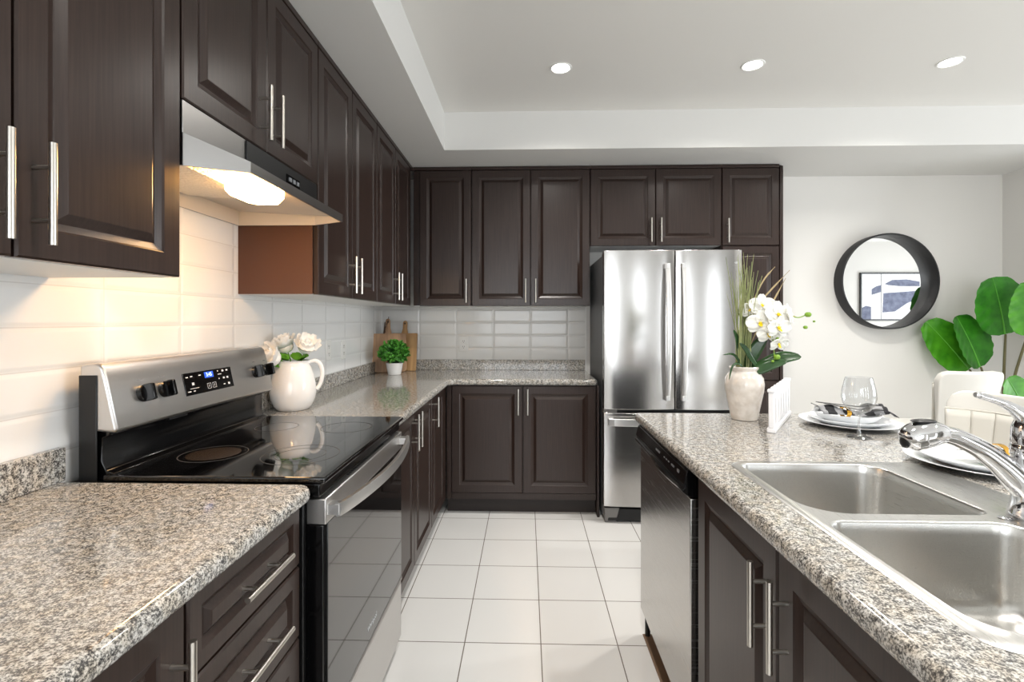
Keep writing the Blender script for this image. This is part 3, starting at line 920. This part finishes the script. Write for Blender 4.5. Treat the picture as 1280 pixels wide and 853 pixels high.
text('door_lettering', 'Whirlpool', .024, 'mark', d2, (.795, -.0045, 1.676), (R(90), 0, R(2)))
MB().tube([(.765, -.0035, 1.662), (.780, -.0035, 1.655), (.797, -.0035, 1.652), (.812, -.0035, 1.656), (.824, -.0035, 1.663)], [.0006, .0016, .0022, .0016, .0006], 8).build('door_swoosh', 'mark', d2)

# ------------------------------------------------------------------ dishwasher (island far end), local y into the island, x toward the camera
dw = thing('dishwasher', 'stainless dishwasher with black control panel at the far end of the island', 'dishwasher', (.487, 2.062, 0), -L90)
DW = .632
MB().box(.010, DW - .016, .030, .55, .095, .868).build('tub', 'black', dw)
MB().box(0, DW - .012, -.006, .028, .100, .785).build('door_panel', 'steel', dw, bev=.003)
b = MB(); b.prism([(.028, .790), (-.006, .790), (-.020, .796), (-.030, .806), (-.030, .812), (-.022, .818), (-.026, .828), (-.016, .866), (-.008, .870), (.028, .870)], 'x', -.002, DW - .010)
cp = b.build('control_panel', 'black_gloss', dw, bev=.002)
b = MB()
N = 16; loops = []
for i in range(N + 1):
    t_ = i / N; x = .26 + .32 * t_
    y = -.028 - .010 * math.sin(PI * t_)
    loops.append([(x, -.02, .800), (x, y, .802), (x, y - .003, .808), (x, y, .815), (x, -.02, .817)])
b.loft(loops); b.build('pull_lip', 'black_gloss', cp)
def dwmark(x, z, wd, hh, mt):
    b = MB(); y = -.016 - (.866 - z) / (.866 - .828) * .010
    b.loft([[(x, y - .0002, z - hh / 2), (x + wd, y - .0002, z - hh / 2), (x + wd, y - .0002, z + hh / 2), (x, y - .0002, z + hh / 2)], [(x, y - .0012, z - hh / 2), (x + wd, y - .0012, z - hh / 2), (x + wd, y - .0012, z + hh / 2), (x, y - .0012, z + hh / 2)]])
    b.build('key_legend', mt, cp)
for (x, wd, hh, mt) in ((.30, .05, .007, 'mark_grey'), (.40, .012, .004, 'mark_grey'), (.425, .012, .004, 'mark_grey'), (.45, .012, .004, 'mark_grey'), (.485, .03, .006, 'mark_grey'), (.545, .02, .010, 'mark_grey')):
    dwmark(x, .847, wd, hh, mt)
for x in (.03, DW - .06):
    MB().cyl((x, .016, 0), (x, .016, .105), .011).build('levelling_foot', 'black', dw)

# ------------------------------------------------------------------ outlets
def outlet(loc, rz, label, kind):
    r = thing('power_outlet' if kind else 'switch_plate', label, 'outlet', loc, rz)
    MB().box(-.036, .036, -.006, 0, -.058, .058).build('cover_plate', 'white_plastic', r, bev=.003)
    for z in (-.022, .022):
        f = MB().box(-.017, .017, -.008, -.005, z - .015, z + .015).build('socket', 'white_plastic', r, bev=.002)
        MB().box(-.008, -.005, -.0085, -.0075, z - .003, z + .007).box(.005, .008, -.0085, -.0075, z - .003, z + .007).cyl((0, -.0085, z - .009), (0, -.0075, z - .009), .003, 8).build('slots', 'slot', f)
    return r
outlet((-.497, YB - .008, 1.120), 0, 'white power outlet on the back wall tile right of the cutting boards', True)
outlet((XL + .008, 2.79, 1.135), L90, 'white power outlet on left wall tile behind the jug', True)
outlet((XL + .008, 3.02, 1.125), L90, 'white power outlet on left wall tile nearer the corner boards', True)

# ------------------------------------------------------------------ jug with white flowers
jg = thing('ceramic_jug', 'white glazed ceramic jug on the worktop beside the range', 'jug', (-1.032, 2.125, ZT), R(25))
MB().lathe([(.060, 0), (.066, .002), (.080, .02), (.092, .05), (.096, .08), (.093, .115), (.086, .155), (.072, .190), (.066, .205), (.068, .214), (.070, .217), (.066, .217), (.062, .205), (.066, .19), (.080, .155), (.090, .115), (.092, .08), (.088, .05), (.07, .02), (.03, .012)], n=48, cap1=True).build('body', 'ceramic', jg, angle=60)
p_, r_ = smooth_path([((.064, 0, .205), .009), ((.088, 0, .212), .010), ((.110, 0, .198), .010), ((.120, 0, .165), .010), ((.118, 0, .130), .0095), ((.108, 0, .100), .009), ((.096, 0, .085), .010)])
MB().tube(p_, r_, 14, 1.25).build('handle', 'ceramic', jg, angle=60)
def petal(b, c, direction, normal, L, W, cup=.35, n=6):
    d = Vector(direction).normalized(); nn = Vector(normal); nn = (nn - d * nn.dot(d)).normalized(); s_ = d.cross(nn)
    c = Vector(c)
    def fn(u, v):
        t_ = v; wv_ = W * math.sin(PI * min(1, .12 + .80 * t_)) ** .6 * (1 if t_ < .98 else .8)
        x = (u - .5) * 2
        return c + d * (L * t_) + s_ * (x * wv_ / 2) + nn * (cup * L * (t_ ** 2) + .25 * W * x * x * .5)
    b.grid(4, n, fn)
def peony(loc, axis, r, label):
    o = thing('white_flower', label, 'flower', loc, 0, 'white flowers in the jug')
    ax = Vector(axis).normalized()
    u = ax.orthogonal().normalized(); v = ax.cross(u)
    b = MB()
    for ringi, (k, tilt_, L, W, off) in enumerate(((5, .25, .62, .55, .10), (7, .5, .85, .62, .05), (8, .80, 1.05, .72, 0.0), (9, 1.1, 1.12, .80, -.05))):
        for i in range(k):
            a = 2 * PI * (i + .37 * ringi) / k + random.uniform(-.1, .1)
            rad = u * math.cos(a) + v * math.sin(a)
            d = ax * math.cos(tilt_) + rad * math.sin(tilt_)
            petal(b, ax * (off * r) - ax * .35 * r, d, ax * 1.0 - rad * .9, L * r * 1.25, W * r, .28)
    b.build('bloom', 'petal', o, angle=180)
    MB().ball((0, 0, 0), r * .62, n=14).build('bloom_heart', 'petal', o)
    # stem down into the jug mouth
    target = Vector((-1.032, 2.125, ZT + .12)) - Vector(loc)
    MB().tube([-ax * .3 * r, -ax * .8 * r + target * .15, target * .55 , target], .0028, 8).build('stem', 'fl_leaf', o)
    b = MB()
    mid = target * .45
    for k in range(4):
        a = random.uniform(0, 6.28)
        petal(b, mid + Vector((0, 0, .012)), (math.cos(a), math.sin(a) - .4, .6), (.2, -1, 1), .055, .036, -.2)
    b.build('leaves', 'fl_leaf', o, angle=180)
    return o
peony((-1.085, 2.040, 1.150), (-.35, -.75, .45), .062, 'white flower drooping over the left side of the jug')
peony((-1.075, 2.140, 1.195), (-.25, -.35, .9), .056, 'white flower upright at the middle of the jug')
peony((-.985, 2.150, 1.190), (.45, -.5, .7), .056, 'white flower leaning right above the jug handle')

# ------------------------------------------------------------------ cutting boards in the corner
def board(label, loc, rz, lean, mt, w_, h_, hh, hw, round_, cord):
    r = thing('cutting_board', label, 'cutting board', loc, rz, 'cutting boards in the corner')
    o = rrect(-w_ / 2, w_ / 2, 0, h_, round_, 6)
    pts = []
    hs = [(hw * .75, h_ - .001), (hw / 2, h_ + hh * .35), (hw / 2, h_ + hh * .75)] + [(hw / 2 * math.cos(a), h_ + hh * .78 + hw / 2 * math.sin(a)) for a in (.5, 1.0, 1.57, 2.14, 2.64)] + [(-hw / 2, h_ + hh * .75), (-hw / 2, h_ + hh * .35), (-hw * .75, h_ - .001)]
    # outline: body corners plus handle on the top edge
    low = [p for p in o if p[1] < h_ / 2]
    hi = [p for p in o if p[1] >= h_ / 2]
    right = [p for p in hi if p[0] > 0]; left = [p for p in hi if p[0] <= 0]
    out = low[len(low) // 2 * 0:] + right + hs + left
    b = MB(); b.prism(out, 'y', -.009, .009)
    bd = b.build('board', mt, r, bev=.003, rot=(lean, 0, 0))
    b = MB(); b.cyl((0, -.0098, h_ + hh * .72), (0, .0098, h_ + hh * .72), .0075)
    b.build('hanging_hole', 'board_edge', bd)
    if cord:
        MB().tube([(0, -.012, h_ + hh * .72), (-.012, -.018, h_ + hh * .55), (-.026, -.016, h_ + hh * .2), (-.020, -.013, h_ + hh * .05)], .0025, 6).tube([(0, -.012, h_ + hh * .72), (.006, .0, h_ + hh * 1.04), (0, .013, h_ + hh * .72)], .0025, 6).build('cord', 'cord', bd)
    return r
board('reddish wooden cutting board with a cord, leaning on the left in the corner', (-1.040, 3.645, ZT), R(20), R(-9), 'board_a', .27, .295, .125, .034, (.06, .03, .01, .015), True)
board('golden square wooden cutting board leaning on the back tile, right of the pair', (-.955, 3.748, ZT), R(-2), R(-9), 'board_b', .20, .295, .105, .034, (.012, .012, .008, .008), False)
r = thing('carving_knife', 'thin dark pointed utensil standing behind the left cutting board', 'utensil', (-1.105, 3.715, ZT))
MB().tube([(0, .02, 0), (0, .05, .30), (0, .058, .38)], [.010, .010, .003], 8, .3).build('blade', 'cord', r)

# ------------------------------------------------------------------ small bushy plant
pp = thing('potted_plant', 'small bushy green plant in a white pot in front of the boards', 'plant', (-.955, 3.500, ZT))
MB().lathe([(.042, 0), (.046, .002), (.056, .05), (.061, .082), (.061, .086), (.056, .086), (.053, .075), (.01, .073)], n=36).build('pot', 'ceramic', pp, angle=50)
b = MB()
cz = .150
for i in range(900):
    a = random.uniform(0, 2 * PI); e = math.asin(random.uniform(-.62, 1))
    rr = random.uniform(.055, .102) * (1.0 if e > -.2 else .9)
    d = Vector((math.cos(a) * math.cos(e), math.sin(a) * math.cos(e), math.sin(e) * .88))
    c = Vector((0, 0, cz)) + d * rr
    dirn = (d + Vector((random.uniform(-.9, .9), random.uniform(-.9, .9), random.uniform(-.5, .9)))).normalized()
    petal(b, c, dirn, d + Vector((random.uniform(-.5, .5), random.uniform(-.5, .5), .3)), random.uniform(.020, .032), random.uniform(.014, .021), -.15, 3)
fo = b.build('foliage', 'herb', pp, angle=180)
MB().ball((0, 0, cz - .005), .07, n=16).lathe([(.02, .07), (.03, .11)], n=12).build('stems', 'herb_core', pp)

# ------------------------------------------------------------------ vase with orchid
vz = thing('stoneware_vase', 'beige crackle-glazed vase at the far end of the island', 'vase', (.868, 1.965, ZT))
MB().lathe([(.044, 0), (.048, .002), (.052, .02), (.062, .07), (.071, .115), (.0735, .14), (.070, .165), (.060, .182), (.051, .190), (.050, .196), (.055, .202), (.056, .208), (.052, .211), (.046, .209), (.044, .198), (.05, .185), (.060, .165), (.064, .14), (.06, .11), (.04, .03), (.01, .02)], n=48).build('body', 'vase', vz, angle=50)
# points are given in the arrangement's own frame: origin at the vase mouth
og = thing('orchid_arrangement', 'white orchid with reeds and dark leaves standing in the beige vase', 'plant', (.868, 1.965, ZT + .20))
K = 1.99 / 608
def ov(u, v, dy=0.0):       # offsets (metres) measured against the vase mouth at (932,463)
    return Vector(((u - 932) * K, dy, (463 - v) * K))
b = MB()
for i in range(46):
    x0 = random.uniform(-.028, .022); y0 = random.uniform(-.02, .03)
    tx = x0 + random.gauss(.008, .024); h = random.uniform(.30, .47)
    ty = y0 + random.uniform(-.04, .06)
    pts = [(x0 * .5, y0 * .5, -.10), (x0, y0, .03), (x0 + (tx - x0) * .3, y0 + (ty - y0) * .4, h * .55), (tx, ty, h)]
    p_, _ = smooth_path([(p, 0) for p in pts], 3)
    n_ = len(p_)
    b.tube(p_, [.0023 * (1 - (k / n_) ** 2 * .85) for k in range(n_)], 5)
b.build('reed_grass', 'grass', og)
b = MB()
for pts in ([(932, 470), (942, 420), (952, 385), (990, 342)], [(934, 470), (944, 430), (962, 395), (985, 352)], [(930, 470), (936, 410), (955, 360), (972, 338)]):
    p_, _ = smooth_path([(ov(u, v, .02), 0) for u, v in pts], 4)
    n_ = len(p_)
    b.tube(p_, [.0024 * (.5 + 1.2 * k / n_) * (1 if k < n_ - 2 else .3) for k in range(n_)], 6, .35)
b.build('reed_blade', 'grass_dry', og)
def blade(name, mt, pts, wd, dy=(0, 0), th=.0):
    n_ = len(pts); p_, _ = smooth_path([(ov(u, v, dy[0] + (dy[1] - dy[0]) * i / (n_ - 1)), 0) for i, (u, v) in enumerate(pts)], 5)
    b = MB(); m_ = len(p_) - 1
    def fn(a, c):
        i = int(round(c * m_)); p = p_[i]
        d = (p_[min(i + 1, m_)] - p_[max(i - 1, 0)]).normalized()
        s_ = d.cross(Vector((0, -1, .45))).normalized()
        t_ = c
        ww = wd * (math.sin(PI * (.10 + .90 * t_)) ** .55 if t_ < .999 else .05)
        x = (a - .5) * 2
        return p + s_ * (x * ww / 2) + Vector((0, -.0, .25)) * (x * x * ww * .35)
    b.grid(4, m_, fn)
    return b.build(name, mt, og, angle=180, solid=.0012)
blade('broad_leaf', 'leaf_dark', [(938, 466), (955, 458), (972, 449), (992, 447)], .056, (-.02, -.05))
blade('broad_leaf', 'leaf_dark', [(937, 466), (940, 450), (948, 434), (956, 424)], .050, (.0, -.02))
blade('broad_leaf', 'leaf_dark', [(936, 466), (946, 462), (958, 456), (972, 452)], .045, (-.03, -.07))
blade('narrow_leaf', 'leaf_dark', [(930, 466), (927, 452), (924, 430), (918, 415)], .022, (0, -.01))
blade('narrow_leaf', 'leaf_dark', [(944, 460), (936, 450), (928, 438), (920, 431)], .024, (-.03, -.05))
blade('narrow_leaf', 'leaf_dark', [(929, 466), (924, 454), (916, 445), (903, 445)], .011, (-.01, -.03))
blade('narrow_leaf', 'leaf_dark', [(929, 466), (921, 456), (911, 458), (905, 474)], .009, (-.03, -.07))
MB().tube(smooth_path([(ov(934, 466, 0), 0), (ov(936, 420, .0), 0), (ov(944, 388, -.02), 0), (ov(965, 388, -.04), 0), (ov(985, 400, -.05), 0), (ov(996, 398, -.05), 0)], 5)[0], .0022, 8).tube(smooth_path([(ov(940, 400, 0), 0), (ov(955, 415, -.05), 0), (ov(958, 435, -.06), 0), (ov(959, 450, -.06), 0)], 5)[0], .0018, 8).build('flower_stem', 'bud', og)
def orchid(u, v, dy, size, face):
    c = ov(u, v, dy); f = Vector(face).normalized()
    up = Vector((0, 0, 1)); s_ = f.cross(up).normalized(); up = s_.cross(f)
    b = MB()
    for a, L, W in ((90, 1, .75), (215, 1, .75), (325, 1, .75), (10, 1.05, 1.15), (170, 1.05, 1.15)):
        d = s_ * math.cos(R(a)) + up * math.sin(R(a))
        petal(b, c, d - f * .05, f, size * L, size * W, .12, 6)
    o = b.build('flower', 'petal_o', og, angle=180, solid=.0008)
    b = MB(); petal(b, c + f * .004, (-up + f * .8), f + up, size * .42, size * .3, .4, 4); b.ball(c + f * .005, size * .13)
    b.build('lip', 'yellow', o, angle=180)
for (u, v, dy, s_, fc) in ((938, 391, -.02, .032, (-.7, -.6, .1)), (948, 386, -.035, .036, (-.3, -1, .2)), (944, 407, -.05, .040, (-.3, -1, -.1)), (963, 397, -.06, .042, (.1, -1, .2)),
                          (961, 412, -.075, .038, (.2, -1, -.25)), (977, 398, -.05, .036, (.8, -.6, .25)), (962, 431, -.07, .030, (.2, -.8, -.5)), (953, 420, -.055, .034, (-.2, -1, -.2)), (968, 406, -.04, .034, (.5, -.8, .0))):
    orchid(u, v, dy, s_ * 1.25, fc)
for (u, v, r_) in ((998, 397, .0125), (1005, 405, .005), (995, 412, .0085), (963, 426, .011), (962, 447, .0125), (957, 452, .006)):
    MB().ball(ov(u, v, -.06), r_, 1, .9, .85).build('bud', 'bud', og)

# ------------------------------------------------------------------ white slatted stand
st = thing('slatted_stand', 'white row of upright fluted slats on a base beside the vase', 'stand', (.862, 1.735, ZT), math.atan2(-(1.10 - .862), 2.08 - 1.735))
LS = .40
MB().box(-.014, .014, -.012, LS + .012, 0, .016).build('base_rail', 'white_paint', st, bev=.002)
for i in range(7):
    y = LS * i / 6
    s_ = MB().box(-.009, .009, y - .013, y + .013, .016, .142).build('slat', 'white_paint', st, bev=.003)
    MB().box(-.012, .012, y - .017, y + .017, .142, .152).build('cap', 'white_paint', s_, bev=.002)
MB().box(-.005, .005, 0, LS, .118, .128).build('top_rail', 'white_paint', st)

# ------------------------------------------------------------------ place settings
def setting(cx, cy, rz, where, group_tag):
    def T(x, y): return (cx + x * math.cos(rz) - y * math.sin(rz), cy + x * math.sin(rz) + y * math.cos(rz))
    ch = MB().lathe([(.085, 0), (.10, .001), (.135, .009), (.164, .018), (.1645, .0195), (.163, .020), (.13, .0115), (.095, .0045), (.02, .0045)], n=64).build('charger_plate', 'ceramic_cool')
    ch.location = (cx, cy, ZT + .0002); tag(ch, 'large white charger plate lying on the island %s' % where, 'plate', 'charger plates')
    pl = MB().lathe([(.075, 0), (.09, .001), (.115, .012), (.1335, .022), (.1345, .0245), (.1325, .0245), (.112, .0155), (.088, .006), (.02, .005)], n=64).build('dinner_plate', 'ceramic_cool')
    pl.location = (cx, cy, ZT + .0062); tag(pl, 'white dinner plate stacked on the charger %s' % where, 'plate', 'dinner plates')
    return T
T1 = setting(1.213, 1.865, 0, 'beyond the wine glass', 'a')
bw = MB().lathe([(.05, 0), (.07, .002), (.095, .017), (.108, .034), (.109, .036), (.107, .036), (.092, .020), (.066, .006), (.01, .005)], n=64).build('shallow_bowl', 'ceramic_cool')
bw.location = (1.205, 1.865, ZT + .0130); tag(bw, 'shallow white bowl topping the stack beyond the wine glass', 'bowl')
def napkin(cx, cy, z, rz, label, L=.25, wd=.07):
    r = thing('folded_napkin', label, 'napkin', (cx, cy, z), rz, 'chequered napkins')
    def fn(u, v):
        x = (u - .5) * L; y = (v - .5) * wd * (.45 + .55 * min(1, abs(u - .42) * 4.5))
        zz = .020 * math.cos((v - .5) * PI) * (1 + .5 * math.sin(u * 9)) + .010 * (abs(u - .5) * 2) ** 2 + .004 * math.sin(v * 19 + u * 4)
        return (x, y, zz)
    MB().grid(30, 12, fn).build('cloth', 'napkin', r, angle=180, solid=.004)
    b = MB(); n = 24
    loops = []
    for k in range(n):
        a = 2 * PI * k / n
        c = Vector((-.02, .022 * math.cos(a), .008 + .019 * math.sin(a)))
        dd = Vector((0, math.cos(a), math.sin(a)))
        loops.append([c + Vector((-.008, 0, 0)), c + Vector((.008, 0, 0)), c + Vector((.008, 0, 0)) + dd * .002, c + Vector((-.008, 0, 0)) + dd * .002])
    b.loft(loops + [loops[0]], False, False)
    b.build('napkin_ring', 'gold', r)
    return r
napkin(1.215, 1.862, ZT + .042, R(4), 'chequered black and white napkin in a gold ring on the far bowl')
def fork(loc, rz, tilt_, label, flip=1):
    r = thing('fork', label, 'fork', loc, rz, 'dark forks')
    def zc(x): return .012 * math.sin(max(0, x - .12) / .07 * PI) * (1 if x > .12 else 0)
    b = MB()
    pr = [(0, .0055), (.03, .006), (.09, .0035), (.12, .003), (.128, .008), (.14, .0115), (.15, .0115)]
    loops = [[(x, -w_, zc(x)), (x, w_, zc(x)), (x, w_, zc(x) + .002), (x, -w_, zc(x) + .002)] for x, w_ in pr]
    b.loft(loops)
    for k in range(4):
        y = -.0095 + k * .00633
        ts = [.149, .165, .18, .192]
        b.loft([[(x, y - .0018 + .0006 * i, zc(x)), (x, y + .0018 - .0006 * i, zc(x)), (x, y + .0018 - .0006 * i, zc(x) + .002), (x, y - .0018 + .0006 * i, zc(x) + .002)] for i, x in enumerate(ts)])
    r.scale = (1.3, 1.3, 1.3)
    o = b.build('fork_metal', 'cutlery', r, rot=(0, tilt_, 0))
    return r
fork((1.105, 1.885, ZT + .082), R(-3), R(6), 'dark metal fork whose tines overhang the far plates on the right')
fork((1.110, 1.850, ZT + .083), R(-8), R(10), 'dark metal fork nearest the wine glass, tines pointing down to the right')
r = thing('spoon', 'dark metal spoon sticking out at the left end of the far napkin', 'spoon', (1.135, 1.865, ZT + .055), R(176))
b = MB(); b.loft([[(x, -w_, z), (x, w_, z), (x, w_ * .8, z + .003), (x, -w_ * .8, z + .003)] for x, w_, z in ((-.12, .004, -.004), (-.02, .0035, 0), (.0, .004, .003), (.015, .013, .008), (.035, .0165, .014), (.052, .012, .021), (.060, .004, .025))])
b.build('spoon_metal', 'cutlery', r, bev=.001)
T2 = setting(1.222, 1.345, 0, 'behind the faucet', 'b')
napkin(1.285, 1.345, ZT + .034, R(10), 'chequered black and white napkin in a gold ring behind the faucet', .22)

wg = thing('wine_glass', 'clear stemmed wine glass standing in front of the far plates', 'glass', (1.117, 1.668, ZT))
MB().lathe([(.036, 0), (.037, .001), (.034, .003), (.012, .006), (.0055, .012), (.0042, .03), (.0042, .066), (.006, .076), (.016, .083)], n=40, cap0=True, cap1=True).build('stem', 'stem_glass', wg, angle=60)
MB().lathe([(.004, .081), (.016, .083), (.034, .095), (.046, .114), (.0505, .135), (.0485, .160), (.0435, .184), (.0385, .203), (.0375, .203), (.0425, .183), (.0472, .160), (.0492, .135), (.0448, .115), (.033, .097), (.016, .0855), (.003, .0845)], n=48, cap0=True, cap1=True).build('bowl', 'clear_glass', wg, angle=70)

# ------------------------------------------------------------------ stools
def stool(label, loc, rz):
    """faces local -y; the curved back at +y"""
    r = thing('counter_stool', label, 'stool', loc, rz, 'cream stools at the island')
    MB().box(-.21, .21, -.20, .20, .60, .68).build('seat', 'leather', r, bev=.03, seg=4)
    def shell(off, z0, z1, round_, kk=1.0, bumpf=None):
        def fn(u, v):
            s_ = (u - .5) * 2
            hw = (.130 + .055 * v) * kk
            e = max(0, (abs(s_) - .72) / .28)
            top = z1 - round_ * (1 - math.sqrt(max(0, 1 - e * e)))
            z = z0 + (top - z0) * v
            a = s_ * .62
            x = hw * math.sin(a) / math.sin(.62)
            y = .20 + .06 * v - .17 * (1 - math.cos(a)) / (1 - math.cos(.62)) * .42 + off
            if bumpf: y += bumpf(s_, v)
            return (x, y, z)
        return fn
    MB().grid(28, 16, shell(0, .62, 1.02, .055)).build('backrest', 'leather', r, solid=.052, bev=.016, seg=4, angle=60, offset=0)
    MB().grid(60, 10, shell(-.030, .64, .945, .0, .93, lambda s_, v: -.012 * abs(math.cos(s_ * PI * 2.5)) ** .35)).build('channel_pad', 'leather3', r, solid=.012, angle=80, offset=0)
    MB().tube([shell(-.038, .64, .949, .0, .93)(i / 30, 1) for i in range(31)], .0035, 8).build('piping', 'leather2', r)
    for sx in (-1, 1):
        for sy in (-1, 1):
            MB().tube([(sx * .17, sy * .16, .61), (sx * .21, sy * .20, 0)], [.016, .011], 12).build('leg', 'frame_black', r)
    b = MB()
    c = [(-.198, -.188, .2), (.198, -.188, .2), (.198, .188, .2), (-.198, .188, .2)]
    for i in range(4): b.cyl(c[i], c[(i + 1) % 4], .008)
    b.build('foot_ring', 'frame_black', r)
    return r
s1 = stool('cream stool nearest the faucet, its channelled inner backrest facing the island', (1.615, 1.86, 0), R(-90) + R(12))
copy_tree(s1, (2.495, 3.03, 0), R(180) + R(4), 'cream stool turned away, smooth back showing, in front of the big plant')

# ------------------------------------------------------------------ big leafy plant
bp = thing('banana_plant', 'large-leaved banana plant standing in the dining corner behind the stools', 'plant', (3.40, 3.58, 0))
MB().lathe([(.14, 0), (.15, .01), (.18, .30), (.19, .34), (.175, .34), (.165, .30), (.02, .29)], n=40).build('pot', 'ceramic', bp)
MB().lathe([(.16, .292), (.05, .305)], n=24).build('soil', 'soil', bp)
def up3(u, v, Y):       # world point for a photo pixel at depth Y, in the plant's frame
    c_, s_ = math.cos(.0294), math.sin(.0294)
    x = (u - 640) / 608; z = -(v - 400.3) / 608
    rr = Vector((x * c_ - s_, x * s_ + c_, z)); t_ = Y / rr.y
    return Vector((0, 0, CAM_H)) + rr * t_ - Vector((3.40, 3.58, 0))
def bigleaf(base, tip, wd, face, mt, fold=.18, curl=.10, notch=.0):
    base = Vector(base); tip = Vector(tip); ax = tip - base; L = ax.length; d = ax.normalized()
    f = Vector(face); f = (f - d * f.dot(d)).normalized(); s_ = d.cross(f)
    def fn(u, v):
        x = (u - .5) * 2
        ww = wd / 2 * (max(0, math.sin(PI * (.02 + .93 * v ** .80)))) ** .52 * (1 if v < .995 else .35)
        rip = .008 * math.sin(v * 40 + 9 * abs(x)) * abs(x)
        return base + d * (L * v) + s_ * (x * ww) + f * (fold * ww * abs(x) ** 1.2 - curl * L * (v - .4) ** 2 + rip * .5)
    b = MB(); b.grid(14, 26, fn)
    lf = b.build('leaf', mt, bp, angle=180)
    MB().tube([fn(.5, k / 16) + f * .001 for k in range(17)], [.0055 * (1 - .8 * k / 16) for k in range(17)], 8).build('midrib', 'leaf_rib', lf)
    return lf
def stalk(pts):
    p_, _ = smooth_path([(p, 0) for p in pts], 5)
    MB().tube(p_, [.012 - .006 * k / len(p_) for k in range(len(p_))], 8).build('stalk', 'stem', bp)
bigleaf(up3(1212, 462, 3.72), up3(1160, 402, 3.76), .30, (-.1, -1, .1), 'leaf_big2', .10, .12)
bigleaf(up3(1226, 459, 3.66), up3(1198, 395, 3.68), .33, (.30, -1, .1), 'leaf_big', .22, .10)
bigleaf(up3(1257, 418, 3.58), up3(1243, 347, 3.56), .385, (-.05, -1, .1), 'leaf_big', .10, .10)
bigleaf(up3(1284, 420, 3.42), up3(1290, 352, 3.40), .25, (-.2, -1, .1), 'leaf_big2', .10, .10)
bigleaf(up3(1284, 520, 3.28), up3(1262, 474, 3.20), .22, (-.1, -1, .2), 'leaf_big2', .12, .12)
core = Vector((0, 0, .29))
for q_ in ((1212, 462, 3.72), (1226, 459, 3.66), (1257, 418, 3.58), (1284, 420, 3.42), (1284, 520, 3.28)):
    e = up3(*q_); mid = Vector((e.x * .35, e.y * .35, .29 + (e.z - .29) * .55))
    stalk([core + Vector((e.x * .06, e.y * .06, 0)), mid, e])

# ------------------------------------------------------------------ round mirror
mr_ = thing('round_mirror', 'round wall mirror in a deep black rim on the dining wall', 'mirror', (2.757, YB - .001, 1.605))
def yl(prof, n=72):
    b = MB()
    b.loft([[(rr * math.cos(2 * PI * i / n), -y, rr * math.sin(2 * PI * i / n)) for i in range(n)] for rr, y in prof], False, False)
    return b
yl([(.352, .012), (.3525, .095), (.3535, .097), (.363, .097), (.365, .095), (.365, .0), (.34, .0)]).build('rim', 'frame_black', mr_, angle=50)
b = MB(); n = 72
b.loft([[(.353 * math.cos(2 * PI * i / n), -.012 - .0 * k, .353 * math.sin(2 * PI * i / n)) for i in range(n)] for k in (0,)], False, True)
b.build('mirror_glass', 'mirror', mr_)

# framed print reflected in the mirror: hangs on the living-room wall opposite
pr_ = thing('framed_print', 'abstract blue and white framed print reflected in the round mirror', 'picture', (5.83, -.999, 1.30))
PW, PH = 1.30, .84
b = MB()
for (a0, a1, c0, c1) in ((0, PW, 0, .022), (0, PW, PH - .022, PH), (0, .022, .022, PH - .022), (PW - .022, PW, .022, PH - .022)): b.box(a0, a1, 0, .035, c0, c1)
b.build('frame', 'frame_black', pr_, bev=.002)
pp_ = MB().box(.02, PW - .02, 0, .014, .02, PH - .02).build('sheet', 'paper', pr_)
def blob(pts, nm='brush_shape', mt='ink', y=.0142):
    b = MB(); b.prism(pts, 'y', y, y + .0012); b.build(nm, mt, pp_)
blob([(.03, .022), (.19, .022), (.19, .24), (.10, .26), (.03, .22)])
blob([(.20, .45), (.36, .50), (.36, .62), (.28, .60), (.20, .55)])
blob([(.385, .14), (.60, .16), (.80, .30), (.98, .38), (.98, .52), (.70, .50), (.40, .48)])
blob([(.42, .64), (.55, .71), (.80, .72), (1.02, .68), (1.02, .60), (.70, .60), (.48, .62)])
blob([(.36, .022), (.366, .022), (.366, PH - .022), (.36, PH - .022)], 'divider_line', 'frame_black', .0156)
